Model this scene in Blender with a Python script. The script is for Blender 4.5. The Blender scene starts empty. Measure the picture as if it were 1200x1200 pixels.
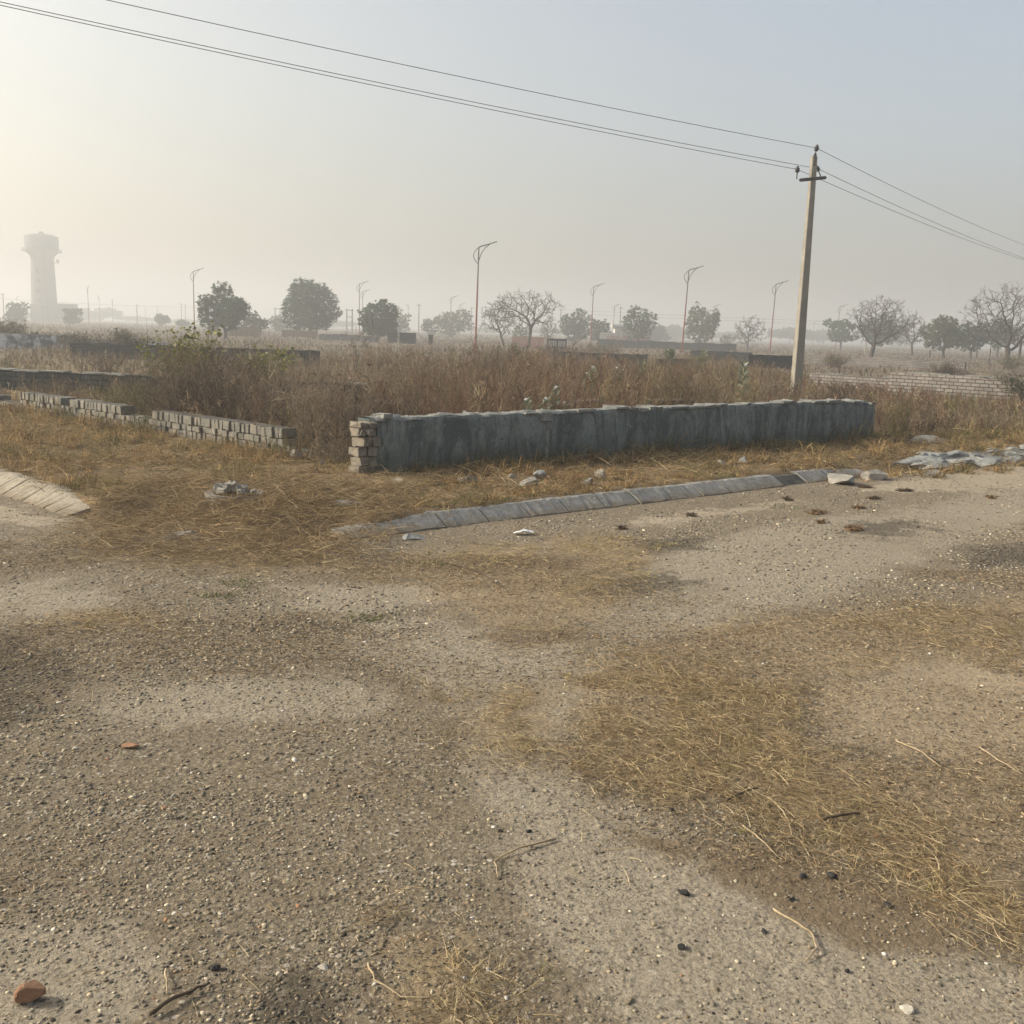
import bpy, math, random
import numpy as np
from mathutils import Matrix, Vector

SEED = 7
rs = np.random.RandomState(SEED)
random.seed(SEED)
scene = bpy.context.scene
COL = scene.collection

# ------------------------------------------------------------------ camera
F, CX, CY = 1200.0, 600.0, 600.0
CAMH, PITCH, ROLL = 1.55, math.radians(10.0), math.radians(1.8)
RM = Matrix.Rotation(math.pi/2 - PITCH, 3, 'X') @ Matrix.Rotation(ROLL, 3, 'Z')
R = np.array(RM)
cam_d = bpy.data.cameras.new('camera')
cam_d.sensor_width = 36; cam_d.lens = 36; cam_d.clip_end = 9000; cam_d.clip_start = 0.05
cam = bpy.data.objects.new('camera', cam_d)
cam.matrix_world = Matrix.Translation((0, 0, CAMH)) @ RM.to_4x4()
COL.objects.link(cam); scene.camera = cam

def ray(px, py):
    return R @ np.array([(px-CX)/F, -(py-CY)/F, -1.0])
def G(px, py, z=0.0):
    """ground point seen at a measured place of the photograph"""
    d = ray(px, py); t = (z-CAMH)/d[2]
    return np.array([d[0]*t, d[1]*t, z])
def hor(px):
    r = None
    lo, hi = 200.0, 600.0
    for _ in range(40):
        m = (lo+hi)/2
        if ray(px, m)[2] > 0: lo = m
        else: hi = m
    return lo
def at(px, dist, z=0.1):
    """point at forward distance dist under image column px (for upright things far off)"""
    py = hor(px)+max((CAMH-z)*F/dist, 1.0)
    g = ray(px, py)
    return np.array([g[0]/g[1]*dist, dist, z])
def hz(px, py, dist):
    """height of the point seen at px,py at forward distance dist"""
    d = ray(px, py)
    return CAMH + d[2]/d[1]*dist

# ------------------------------------------------------------------ noise
def _h(i, j, s):
    v = np.sin(i*127.1+j*311.7+s*74.7)*43758.5453
    return v-np.floor(v)
def vnoise(x, y, scale, seed=0):
    x = np.asarray(x, float)/scale; y = np.asarray(y, float)/scale
    i = np.floor(x); j = np.floor(y); u = x-i; v = y-j
    u = u*u*(3-2*u); v = v*v*(3-2*v)
    return (_h(i,j,seed)*(1-u)+_h(i+1,j,seed)*u)*(1-v)+(_h(i,j+1,seed)*(1-u)+_h(i+1,j+1,seed)*u)*v
def fbm(x, y, scale, seed=0, o=4):
    a = 0; w = 0; k = 1.0
    for n in range(o):
        a = a+k*vnoise(x, y, scale/2**n, seed+n*13); w += k; k *= .55
    return a/w
def sstep(a, b, x):
    t = np.clip((x-a)/(b-a), 0, 1); return t*t*(3-2*t)

# ------------------------------------------------------------------ road edge
EDGE = [(-60, 66.0), (-8.0, 12.65)]
for p in [(8, 585), (60, 600), (118, 617), (200, 640), (320, 646), (425, 632), (500, 624), (600, 611), (760, 590), (900, 573), (965, 565), (1090, 553), (1200, 545)]:
    g = G(*p); EDGE.append((g[0], g[1]))
EDGE += [(10.5, 16.6), (60, 53)]
EDGE = np.array(EDGE)
def sd_road(x, y):
    x = np.asarray(x, float); y = np.asarray(y, float)
    best = np.full(np.broadcast(x, y).shape, 1e9)
    for a, b in zip(EDGE[:-1], EDGE[1:]):
        d = b-a; L = d@d
        t = np.clip(((x-a[0])*d[0]+(y-a[1])*d[1])/L, 0, 1)
        best = np.minimum(best, np.hypot(x-a[0]-t*d[0], y-a[1]-t*d[1]))
    return np.where(y > np.interp(x, EDGE[:, 0], EDGE[:, 1]), best, -best)
# front line of the weedy field (along the two boundary walls)
FX = [-60, -14, -7.5, -2.4, -1.75, -1.3, 5.5, 6.2, 9.6, 25, 60]
FY = [64, 21.6, 15.8, 11.2, 10.3, 10.35, 15.45, 15.3, 18.6, 30, 60]
def field_in(x, y):
    return np.asarray(y)-np.interp(x, FX, FY)
def kerbless(x):
    return np.maximum(sstep(-3.4, -2.9, x)*(1-sstep(-1.5, -1.0, x)), .8*sstep(3.6, 4.3, x))
def zg(x, y):
    s = sd_road(x, y)
    w = .24+.9*kerbless(np.asarray(x, float))
    z = -.05+.165*sstep(0.0, 1.0, (s-.05)/w)
    z = z+np.clip(s-.3, 0, 1)*.035*(fbm(x, y, 1.1, 5)-.45)
    return z
def zroad(x, y):
    return .012*(fbm(x, y, 1.6, 21)-.3)+.006*(fbm(x, y, .35, 31)-.5)
def ztop(x, y):
    return np.maximum(zg(x, y), np.where(sd_road(x, y) < .06, zroad(x, y), -1))

# ------------------------------------------------------------------ object helpers
def tag(o, label=None, cat=None, group=None, kind=None):
    if label: o['label'] = label
    if cat: o['category'] = cat
    if group: o['group'] = group
    if kind: o['kind'] = kind
    return o
def empty(name, loc, rz=0.0):
    o = bpy.data.objects.new(name, None); COL.objects.link(o)
    o.location = loc; o.rotation_euler = (0, 0, rz); o.empty_display_size = .2
    return o
def npmesh(name, V, Fc, mat, parent=None, col=None, attrs=None, smooth=False, loc=None):
    """V (n,3); Fc (m,k) index array or list of lists"""
    V = np.asarray(V, np.float32)
    me = bpy.data.meshes.new(name)
    if isinstance(Fc, np.ndarray):
        m, k = Fc.shape
        me.vertices.add(len(V)); me.vertices.foreach_set('co', V.ravel())
        me.loops.add(m*k); me.loops.foreach_set('vertex_index', Fc.astype(np.int32).ravel())
        me.polygons.add(m); me.polygons.foreach_set('loop_start', np.arange(0, m*k, k, dtype=np.int32))
        me.update(calc_edges=True); me.validate()
    else:
        me.from_pydata([tuple(map(float, v)) for v in V], [], [tuple(map(int, f)) for f in Fc]); me.update()
    if smooth:
        me.polygons.foreach_set('use_smooth', np.ones(len(me.polygons), bool))
    if col is not None:
        c = np.ones((len(V), 4), np.float32); c[:, :3] = col
        a = me.attributes.new('Col', 'FLOAT_COLOR', 'POINT'); a.data.foreach_set('color', c.ravel())
    for k, v in (attrs or {}).items():
        a = me.attributes.new(k, 'FLOAT', 'POINT'); a.data.foreach_set('value', np.asarray(v, np.float32))
    if mat: me.materials.append(mat)
    o = bpy.data.objects.new(name, me); COL.objects.link(o)
    if parent: o.parent = parent
    if loc is not None: o.location = loc
    return o

class MB:
    """collects simple solids into one mesh"""
    def __init__(s): s.V = []; s.F = []
    def add(s, V, Fc):
        n = len(s.V); s.V += [tuple(v) for v in V]; s.F += [tuple(n+i for i in f) for f in Fc]; return s
    def box(s, c, size, rz=0, jit=0, rx=0, ry=0, cham=0.0):
        hx, hy, hz_ = size[0]/2, size[1]/2, size[2]/2
        M = Matrix.Rotation(rz, 3, 'Z') @ Matrix.Rotation(ry, 3, 'Y') @ Matrix.Rotation(rx, 3, 'X')
        if cham <= 0:
            P = [(-hx,-hy,-hz_),(hx,-hy,-hz_),(hx,hy,-hz_),(-hx,hy,-hz_),(-hx,-hy,hz_),(hx,-hy,hz_),(hx,hy,hz_),(-hx,hy,hz_)]
            Fc = [(0,3,2,1),(4,5,6,7),(0,1,5,4),(1,2,6,5),(2,3,7,6),(3,0,4,7)]
        else:
            k = cham; P = []; Fc = []
            idx = {}
            for sx in (-1,1):
                for sy in (-1,1):
                    for sz in (-1,1):
                        for ax in range(3):
                            q = [sx*(hx-k), sy*(hy-k), sz*(hz_-k)]
                            q[ax] = (sx*hx, sy*hy, sz*hz_)[ax]
                            idx[(sx,sy,sz,ax)] = len(P); P.append(tuple(q))
            for ax in range(3):
                o1, o2 = [(1,2),(2,0),(0,1)][ax]
                for sg in (-1,1):
                    f = []
                    for a, b in ((-1,-1),(1,-1),(1,1),(-1,1)):
                        key = [0,0,0]; key[ax] = sg; key[o1] = a; key[o2] = b
                        f.append(idx[(key[0],key[1],key[2],ax)])
                    Fc.append(f if sg > 0 else f[::-1])
            for ax in range(3):      # edges along ax
                o1, o2 = [(1,2),(2,0),(0,1)][ax]
                for a in (-1,1):
                    for b in (-1,1):
                        k0 = [0,0,0]; k0[ax] = -1; k0[o1] = a; k0[o2] = b
                        k1 = list(k0); k1[ax] = 1
                        f = [idx[(*k0,o1)], idx[(*k0,o2)], idx[(*k1,o2)], idx[(*k1,o1)]]
                        Fc.append(f if a*b < 0 else f[::-1])
            for sx in (-1,1):
                for sy in (-1,1):
                    for sz in (-1,1):
                        f = [idx[(sx,sy,sz,0)], idx[(sx,sy,sz,1)], idx[(sx,sy,sz,2)]]
                        Fc.append(f if sx*sy*sz > 0 else f[::-1])
        Q = []
        for p in P:
            v = M @ Vector([a+random.uniform(-jit, jit) for a in p]); Q.append((v.x+c[0], v.y+c[1], v.z+c[2]))
        return s.add(Q, Fc)
    def tube(s, pts, radii, n=6, cap=True):
        pts = [Vector(p) for p in pts]
        if not hasattr(radii, '__len__'): radii = [radii]*len(pts)
        V = []; up = None
        for i, p in enumerate(pts):
            d = (pts[min(i+1, len(pts)-1)]-pts[max(i-1, 0)]).normalized()
            if up is None:
                up = Vector((1,0,0)) if abs(d.x) < .8 else Vector((0,1,0))
            a = (up-d*up.dot(d)).normalized(); up = a; b = d.cross(a)
            for k in range(n):
                t = 2*math.pi*k/n
                V.append(p+(a*math.cos(t)+b*math.sin(t))*radii[i])
        Fc = []
        for i in range(len(pts)-1):
            for k in range(n):
                Fc.append((i*n+k, i*n+(k+1)%n, (i+1)*n+(k+1)%n, (i+1)*n+k))
        if cap:
            Fc.append(tuple(range(n))[::-1]); Fc.append(tuple((len(pts)-1)*n+k for k in range(n)))
        return s.add(V, Fc)
    def lathe(s, prof, n=32, c=(0,0,0)):
        V = []; Fc = []
        for r, z in prof:
            for k in range(n):
                t = 2*math.pi*k/n; V.append((c[0]+r*math.cos(t), c[1]+r*math.sin(t), c[2]+z))
        for i in range(len(prof)-1):
            for k in range(n):
                Fc.append((i*n+k, i*n+(k+1)%n, (i+1)*n+(k+1)%n, (i+1)*n+k))
        Fc.append(tuple(range(n))[::-1]); Fc.append(tuple((len(prof)-1)*n+k for k in range(n)))
        return s.add(V, Fc)
    def build(s, name, mat, parent=None, smooth=False, loc=None):
        return npmesh(name, s.V, s.F, mat, parent, smooth=smooth, loc=loc)

# ------------------------------------------------------------------ materials
class NT:
    def __init__(s, name):
        s.m = bpy.data.materials.new(name); s.m.use_nodes = True
        s.t = s.m.node_tree; s.b = s.t.nodes['Principled BSDF']; s.out = s.t.nodes['Material Output']
        s.b.inputs['Specular IOR Level'].default_value = .25; s.b.inputs['Roughness'].default_value = .9
        s._pos = None
    def n(s, ty, **k):
        x = s.t.nodes.new(ty)
        for a, v in k.items(): setattr(x, a, v)
        return x
    def l(s, a, b): s.t.links.new(a, b)
    def val(s, sock, v):
        if hasattr(v, 'is_output') or isinstance(v, bpy.types.NodeSocket): s.l(v, sock)
        else: sock.default_value = v
    @property
    def pos(s):
        if s._pos is None: s._pos = s.n('ShaderNodeTexCoord').outputs['Object']
        return s._pos
    def world(s): return s.n('ShaderNodeNewGeometry').outputs['Position']
    def noise(s, scale, detail=4, rough=.6, vec=None, dist=0.0):
        x = s.n('ShaderNodeTexNoise'); s.l(vec or s.pos, x.inputs['Vector'])
        x.inputs['Scale'].default_value = scale; x.inputs['Detail'].default_value = detail
        x.inputs['Roughness'].default_value = rough; x.inputs['Distortion'].default_value = dist
        return x.outputs['Fac']
    def voro(s, scale, vec=None, feature='F1', rand=1.0):
        x = s.n('ShaderNodeTexVoronoi', feature=feature); s.l(vec or s.pos, x.inputs['Vector'])
        x.inputs['Scale'].default_value = scale; x.inputs['Randomness'].default_value = rand
        return x
    def scalev(s, v, sc):
        x = s.n('ShaderNodeMapping'); s.l(v, x.inputs['Vector']); x.inputs['Scale'].default_value = sc
        return x.outputs['Vector']
    def ramp(s, fac, stops, interp='LINEAR'):
        x = s.n('ShaderNodeValToRGB'); s.l(fac, x.inputs['Fac']); cr = x.color_ramp; cr.interpolation = interp
        while len(cr.elements) < len(stops): cr.elements.new(.5)
        for e, (p, c) in zip(cr.elements, stops):
            e.position = p; e.color = (*c, 1) if hasattr(c, '__len__') else (c, c, c, 1)
        return x.outputs['Color']
    def mix(s, fac, a, b, mode='MIX'):
        x = s.n('ShaderNodeMix', data_type='RGBA', blend_type=mode)
        s.val(x.inputs[0], fac)
        for k, v in ((6, a), (7, b)):
            if isinstance(v, tuple) and len(v) == 3: v = (*v, 1)
            s.val(x.inputs[k], v)
        return x.outputs[2]
    def math(s, op, a, b=0.0, clamp=False):
        x = s.n('ShaderNodeMath', operation=op, use_clamp=clamp); s.val(x.inputs[0], a); s.val(x.inputs[1], b)
        return x.outputs[0]
    def attr(s, name):
        return s.n('ShaderNodeAttribute', attribute_name=name)
    def bump(s, h, strength=.5, dist=.01, prev=None):
        x = s.n('ShaderNodeBump'); s.l(h, x.inputs['Height']); x.inputs['Strength'].default_value = strength
        x.inputs['Distance'].default_value = dist
        if prev: s.l(prev, x.inputs['Normal'])
        return x.outputs['Normal']
    def done(s, color=None, normal=None, rough=None, spec=None):
        if color is not None:
            if isinstance(color, tuple): color = (*color, 1)
            s.val(s.b.inputs['Base Color'], color)
        if normal is not None: s.l(normal, s.b.inputs['Normal'])
        if rough is not None: s.val(s.b.inputs['Roughness'], rough)
        if spec is not None: s.b.inputs['Specular IOR Level'].default_value = spec
        return s.m

def mottled(name, c1, c2, scale=6, rough=.9, bump=.3, bd=.01, bscale=None, c3=None, spec=.2):
    t = NT(name)
    f = t.noise(scale, 6, .65)
    st = [(.3, c1), (.7, c2)] if c3 is None else [(.25, c1), (.5, c2), (.75, c3)]
    c = t.ramp(f, st)
    nb = t.bump(t.noise(bscale or scale*5, 6, .7), bump, bd)
    return t.done(c, nb, rough, spec)

def attr_mat(name, trans=.25, rough=.8, spec=.15, var=0.0):
    t = NT(name)
    c = t.attr('Col').outputs['Color']
    if var:
        f = t.noise(var, 3); c = t.mix(f, t.mix(1.0, c, (.7, .7, .7), 'MULTIPLY'), t.mix(1.0, c, (1.25, 1.25, 1.25), 'MULTIPLY'))
    t.done(c, None, rough, spec)
    if trans > 0:
        tr = t.n('ShaderNodeBsdfTranslucent'); t.l(c, tr.inputs['Color'])
        mx = t.n('ShaderNodeMixShader'); mx.inputs[0].default_value = trans
        t.l(t.b.outputs[0], mx.inputs[1]); t.l(tr.outputs[0], mx.inputs[2]); t.l(mx.outputs[0], t.out.inputs['Surface'])
    return t.m

M = {}
M['blade'] = attr_mat('dry_blade', .3)
M['leaf'] = attr_mat('leaf', .3, .6, .3)
M['stone'] = attr_mat('stone', 0, .85, .25, var=60)

# road material --------------------------------------------------
def road_material():
    t = NT('gravel_road')
    P = t.world()
    nz = t.noise(3.0, 5, .65, P)
    nf = t.noise(22, 5, .7, P)
    def fuzz(a, lo=.34, hi=.66, amt=.9):
        v = t.math('ADD', t.attr(a).outputs['Fac'], t.math('MULTIPLY', t.math('SUBTRACT', t.noise(6.5, 8, .75, P), .5), amt*1.25))
        v = t.math('ADD', v, t.math('MULTIPLY', t.math('SUBTRACT', t.noise(1.9, 4, .6, P, 1.0), .5), amt*.9))
        x = t.n('ShaderNodeMapRange', interpolation_type='SMOOTHSTEP')
        t.l(v, x.inputs[0]); x.inputs[1].default_value = lo; x.inputs[2].default_value = hi
        return x.outputs[0]
    # stones embedded in tarry grit, two sizes
    v1 = t.voro(58, P); v2 = t.voro(120, P)
    def stones(v, hi):
        s_ = t.n('ShaderNodeSeparateColor'); t.l(v.outputs['Color'], s_.inputs[0])
        return t.ramp(s_.outputs[0], [(0, (.055, .050, .043)), (.30, (.118, .105, .084)), (.62, (.20, .175, .135)), (.86, (.30, .262, .20)), (.97, hi)]), s_.outputs[1]
    s1, r1 = stones(v1, (.45, .43, .38)); s2, r2 = stones(v2, (.36, .33, .27))
    gap = (.165, .143, .104)
    g1 = t.mix(t.ramp(v1.outputs['Distance'], [(.40, 0), (.62, 1)]), s1, gap)
    g2 = t.mix(t.ramp(v2.outputs['Distance'], [(.40, 0), (.68, 1)]), s2, gap)
    grav = t.mix(t.ramp(t.noise(9, 4, .6, P), [(.42, 0), (.58, 1)]), g1, g2)
    grav = t.mix(t.ramp(nz, [(.35, 0), (.75, .5)]), grav, (.165, .132, .092))
    # pale dusty sand with pinhole darks
    sand = t.ramp(nf, [(.25, (.23, .207, .163)), (.6, (.335, .303, .243)), (.85, (.42, .382, .31))])
    sand = t.mix(t.math('MULTIPLY', t.ramp(t.noise(75, 3, .6, P), [(.52, 0), (.66, 1)]), .75), sand, (.06, .053, .043))
    sand = t.mix(t.math('MULTIPLY', t.ramp(t.noise(140, 2, .6, P), [(.60, 0), (.70, 1)]), .7), sand, (.40, .37, .31))
    sp = t.voro(26, P); spc = t.n('ShaderNodeSeparateColor'); t.l(sp.outputs['Color'], spc.inputs[0])
    spk = t.math('MULTIPLY', t.ramp(sp.outputs['Distance'], [(.22, 1), (.36, 0)]), t.ramp(spc.outputs[1], [(.45, 0), (.55, 1)]))
    sand = t.mix(t.math('MULTIPLY', spk, .8), sand, t.ramp(spc.outputs[0], [(0, (.07, .062, .052)), (.4, (.15, .13, .10)), (.7, (.30, .27, .21)), (1, (.48, .45, .38))]))
    sand = t.mix(.30, sand, g2)
    soil = t.ramp(nf, [(.25, (.105, .078, .05)), (.75, (.18, .138, .09))])
    soil = t.mix(.25, soil, g2)
    strw = t.ramp(t.noise(38, 8, .8, P), [(.3, (.13, .102, .066)), (.5, (.25, .20, .13)), (.75, (.39, .32, .21))])
    tarc = t.mix(.5, t.mix(1.0, g1, (.5, .5, .5), 'MULTIPLY'), (.04, .037, .033))
    dust = t.ramp(nf, [(.3, (.24, .21, .16)), (.8, (.38, .34, .27))])
    bare = t.ramp(nf, [(.2, (.20, .165, .115)), (.75, (.34, .285, .205))])
    c = t.mix(fuzz('sand'), grav, sand)
    c = t.mix(t.math('MULTIPLY', fuzz('straw', .42, .74, 1.5), .72), c, strw)
    c = t.mix(fuzz('bare', .4, .65), c, bare)
    c = t.mix(fuzz('soil', .35, .7, .7), c, soil)
    c = t.mix(t.math('MULTIPLY', fuzz('tar', .45, .75, 1.3), .75), c, tarc)
    c = t.mix(fuzz('dust', .4, .6), c, dust)
    # broad stains
    c = t.mix(t.math('MULTIPLY', t.ramp(t.noise(.9, 5, .6, P), [(.45, 0), (.7, 1)]), .35), c, (.14, .115, .083))
    c = t.mix(1.0, c, (1.03, .99, .945), 'MULTIPLY')
    hgt = t.math('MULTIPLY', t.math('SUBTRACT', 1.0, v1.outputs['Distance']), r1)
    nb = t.bump(hgt, .75, .008)
    nb = t.bump(t.noise(160, 5, .75, P), .7, .006, nb)
    nb = t.bump(t.noise(14, 5, .7, P), .5, .03, nb)
    return t.done(c, nb, .95, .12)
M['road'] = road_material()

def ground_material():
    t = NT('dry_soil'); P = t.world()
    a = t.ramp(t.noise(7, 8, .75, P), [(.25, (.085, .062, .038)), (.5, (.165, .12, .07)), (.78, (.28, .21, .125))])
    b = t.ramp(t.noise(45, 6, .8, P), [(.3, (.06, .045, .028)), (.7, (.34, .25, .14))])
    c = t.mix(.5, a, b)
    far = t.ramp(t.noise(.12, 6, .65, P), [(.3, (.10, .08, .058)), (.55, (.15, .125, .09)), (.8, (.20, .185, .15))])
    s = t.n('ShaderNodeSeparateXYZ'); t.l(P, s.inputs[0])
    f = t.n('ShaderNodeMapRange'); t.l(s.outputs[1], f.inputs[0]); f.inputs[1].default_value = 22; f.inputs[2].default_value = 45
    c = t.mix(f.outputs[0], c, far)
    nb = t.bump(t.noise(60, 6, .75, P), .8, .02)
    nb = t.bump(t.noise(9, 5, .7, P), .6, .05, nb)
    return t.done(c, nb, .95, .1)
M['ground'] = ground_material()

def plaster_material():
    t = NT('weathered_cement_plaster'); P = t.pos
    big = t.noise(2.2, 6, .65)
    streak = t.noise(1.0, 7, .75, t.scalev(P, (3.1, 3.1, .75)), 1.2)
    c = t.ramp(big, [(.28, (.125, .150, .145)), (.5, (.19, .218, .208)), (.75, (.275, .30, .282))])
    c = t.mix(t.ramp(streak, [(.44, 0), (.56, .85)]), c, (.068, .083, .085))
    c = t.mix(t.ramp(t.noise(1.0, 8, .75, t.scalev(P, (4.3, 4.3, .9)), 1.5), [(.52, 0), (.68, .6)]), c, (.27, .285, .268))
    # lime scars and patches
    c = t.mix(t.ramp(t.noise(5.5, 8, .75), [(.56, 0), (.64, .55)]), c, (.27, .28, .26))
    c = t.mix(t.ramp(t.noise(16, 8, .8), [(.52, 0), (.64, .5)]), c, (.045, .052, .05))
    vc = t.voro(2.6, None, 'DISTANCE_TO_EDGE'); vn = t.n('ShaderNodeMix', data_type='VECTOR'); t.l(t.pos, vn.inputs[4])
    nn_ = t.n('ShaderNodeTexNoise'); t.l(t.pos, nn_.inputs['Vector']); nn_.inputs['Scale'].default_value = 5; nn_.inputs['Detail'].default_value = 6
    t.l(nn_.outputs['Color'], vn.inputs[5]); vn.inputs[0].default_value = .35; t.l(vn.outputs[1], vc.inputs['Vector'])
    crack = t.math('MULTIPLY', t.ramp(vc.outputs['Distance'], [(.0, 1), (.014, 0)]), t.ramp(t.noise(1.4, 3), [(.45, 0), (.58, 1)]))
    c = t.mix(t.math('MULTIPLY', crack, .8), c, (.03, .033, .032))
    c = t.mix(t.ramp(t.noise(70, 6, .8), [(.45, 0), (.70, .55)]), c, (.055, .062, .06))
    c = t.mix(t.ramp(t.noise(38, 7, .8), [(.55, 0), (.72, .55)]), c, (.30, .315, .29))
    # moss low down, follows the damp line
    s = t.n('ShaderNodeSeparateXYZ'); t.l(P, s.inputs[0])
    low = t.math('ADD', s.outputs[2], t.math('MULTIPLY', t.math('SUBTRACT', t.noise(4, 5, .7), .5), .5))
    c = t.mix(t.ramp(low, [(.05, .7), (.30, 0)]), c, (.055, .062, .036))
    nb = t.bump(t.noise(28, 7, .75), .6, .012)
    nb = t.bump(t.noise(4, 5, .6), .4, .04, nb)
    return t.done(c, nb, .92, .15)
M['plaster'] = plaster_material()
M['crust'] = mottled('mortar_crust', (.11, .115, .11), (.30, .30, .275), 9, .95, .8, .02)
M['brick_grey'] = mottled('grey_cement_brick', (.09, .092, .085), (.20, .188, .16), 4.2, .95, .9, .015, 40, (.33, .295, .235))
M['brick_dark'] = mottled('dark_cement_brick', (.05, .058, .06), (.12, .13, .128), 3.0, .95, .6, .012, 40, (.20, .21, .20))
M['brick_tan'] = mottled('weathered_tan_brick', (.115, .10, .082), (.26, .228, .18), 9, .95, .7, .012, 40)
M['mortar'] = mottled('mortar_core', (.045, .043, .038), (.12, .115, .10), 7, .95, .6, .02)
def kerb_mat(name, c1, c2, c3, dirt):
    t = NT(name); P = t.world()
    c = t.ramp(t.noise(3.5, 8, .75, P), [(.28, c1), (.5, c2), (.72, c3)])
    c = t.mix(t.ramp(t.noise(11, 8, .8, P, .6), [(.48, 0), (.62, .75)]), c, dirt)
    c = t.mix(t.ramp(t.noise(48, 6, .8, P), [(.50, 0), (.68, .6)]), c, tuple(x*.5 for x in c1))
    z = t.n('ShaderNodeSeparateXYZ'); t.l(P, z.inputs[0])
    low = t.math('ADD', z.outputs[2], t.math('MULTIPLY', t.math('SUBTRACT', t.noise(9, 6, .75, P), .5), .12))
    c = t.mix(t.ramp(low, [(.015, .8), (.05, 0)]), c, dirt)
    nb = t.bump(t.noise(70, 7, .8, P), .8, .008); nb = t.bump(t.noise(12, 6, .7, P), .6, .02, nb)
    return t.done(c, nb, .93, .12)
M['kerb'] = kerb_mat('kerb_concrete', (.17, .172, .165), (.26, .26, .245), (.36, .355, .33), (.19, .155, .11))
M['kerb_warm'] = kerb_mat('pale_kerb_concrete', (.23, .205, .165), (.34, .305, .24), (.45, .41, .33), (.20, .16, .11))  # paler and warmer version of the kerb concrete
M['concrete'] = mottled('pole_concrete', (.20, .185, .155), (.29, .272, .232), 3, .9, .35, .006, 50)
M['rubble'] = mottled('rubble_stone', (.17, .16, .14), (.33, .31, .27), 14, .95, .9, .01, 60)
M['rock_blue'] = mottled('broken_concrete', (.13, .138, .138), (.22, .228, .222), 7, .95, .9, .02, 25, (.32, .32, .30))
M['pebble'] = mottled('pale_pebble', (.34, .31, .25), (.50, .46, .39), 40, .8, .4, .002)
M['redbrick'] = mottled('fired_brick', (.21, .115, .068), (.31, .185, .115), 22, .95, .8, .004, 120)
M['coal'] = mottled('tar_lump', (.014, .014, .015), (.045, .044, .043), 50, .8, .8, .004, 150)
M['dung'] = mottled('dry_leaf_brown', (.085, .05, .026), (.17, .10, .05), 18, .95, .8, .006, 70)
M['paper'] = mottled('white_scrap', (.55, .55, .54), (.72, .72, .70), 20, .7, .3, .002)
M['iron'] = mottled('black_iron', (.012, .012, .014), (.04, .035, .032), 12, .6, .2, .003)
M['porcelain'] = mottled('dark_insulator', (.012, .011, .012), (.03, .026, .025), 8, .35, .1, .002, spec=.5)
M['wire'] = mottled('wire_metal', (.07, .07, .072), (.12, .12, .12), 3, .6, .1, .001)
def lamp_paint():
    t = NT('rusty_lamp_paint')
    s = t.n('ShaderNodeSeparateXYZ'); t.l(t.pos, s.inputs[0])
    h = t.math('ADD', s.outputs[2], t.math('MULTIPLY', t.math('SUBTRACT', t.noise(1.6, 5, .7), .5), 5.0))
    red = t.ramp(t.noise(3, 6, .7), [(.3, (.13, .035, .025)), (.7, (.30, .085, .06))])
    c = t.mix(t.ramp(t.math('DIVIDE', h, 8.0), [(.45, 0), (.75, 1)]), red, (.12, .115, .11))
    return t.done(c, None, .8, .2)
M['lamp'] = lamp_paint()
M['bark'] = mottled('bark', (.045, .036, .030), (.10, .083, .07), 5, .95, .6, .02)
M['bark_grey'] = mottled('grey_bark', (.038, .030, .028), (.08, .066, .06), 5, .95, .6, .02)
M['tank'] = mottled('tank_concrete', (.11, .105, .10), (.17, .165, .155), .25, .95, .3, .02)
def brickfar(name, a, b, mo, sc=1.0):
    t = NT(name)
    x = t.n('ShaderNodeTexBrick'); v = t.n('ShaderNodeMapping'); t.l(t.n('ShaderNodeTexCoord').outputs['UV'], v.inputs['Vector']); t.l(v.outputs[0], x.inputs['Vector'])
    x.inputs['Color1'].default_value = (*a, 1); x.inputs['Color2'].default_value = (*b, 1); x.inputs['Mortar'].default_value = (*mo, 1)
    x.inputs['Scale'].default_value = sc; x.inputs['Brick Width'].default_value = .24; x.inputs['Row Height'].default_value = .095
    x.inputs['Mortar Size'].default_value = .012; x.inputs['Mortar Smooth'].default_value = .2
    c = t.mix(t.ramp(t.noise(1.2, 6, .7), [(.35, 0), (.7, .7)]), x.outputs['Color'], t.mix(1.0, x.outputs['Color'], (.55, .57, .58), 'MULTIPLY'))
    nb = t.bump(t.math('SUBTRACT', 1.0, x.outputs['Fac']), .6, .01)
    return t.done(c, nb, .95, .1)
M['bf_dark'] = brickfar('far_dark_block', (.036, .042, .045), (.062, .068, .07), (.02, .022, .024))
M['bf_pink'] = brickfar('far_grey_brick', (.19, .17, .155), (.27, .245, .225), (.06, .055, .05))
M['bf_tan'] = brickfar('far_tan_brick', (.22, .16, .115), (.28, .20, .14), (.15, .12, .09))
def peeling():
    t = NT('peeling_whitewash')
    streak = t.noise(1.0, 6, .75, t.scalev(t.pos, (1.6, 1.6, 1.0)), .8)
    c = t.ramp(t.noise(.9, 6, .7), [(.3, (.085, .092, .095)), (.7, (.17, .18, .18))])
    c = t.mix(t.ramp(streak, [(.44, 0), (.56, .95)]), c, (.60, .61, .60))
    return t.done(c, t.bump(t.noise(12, 5, .7), .5, .02), .95, .1)
M['whitewash'] = peeling()
M['pale_paint'] = mottled('pale_paint', (.42, .40, .36), (.58, .56, .51), 1.2, .9, .2, .01)
M['pink_paint'] = mottled('pink_paint', (.42, .24, .18), (.55, .36, .28), 1.2, .9, .2, .01)
M['red_paint'] = mottled('red_lettering', (.40, .05, .05), (.50, .09, .08), 3, .9, .1, .01)
M['roof'] = mottled('roof_sheet', (.20, .21, .22), (.30, .31, .32), 2, .8, .2, .01)
M['bud'] = mottled('white_bud', (.6, .57, .56), (.78, .75, .72), 30, .7, .1, .002)

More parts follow.
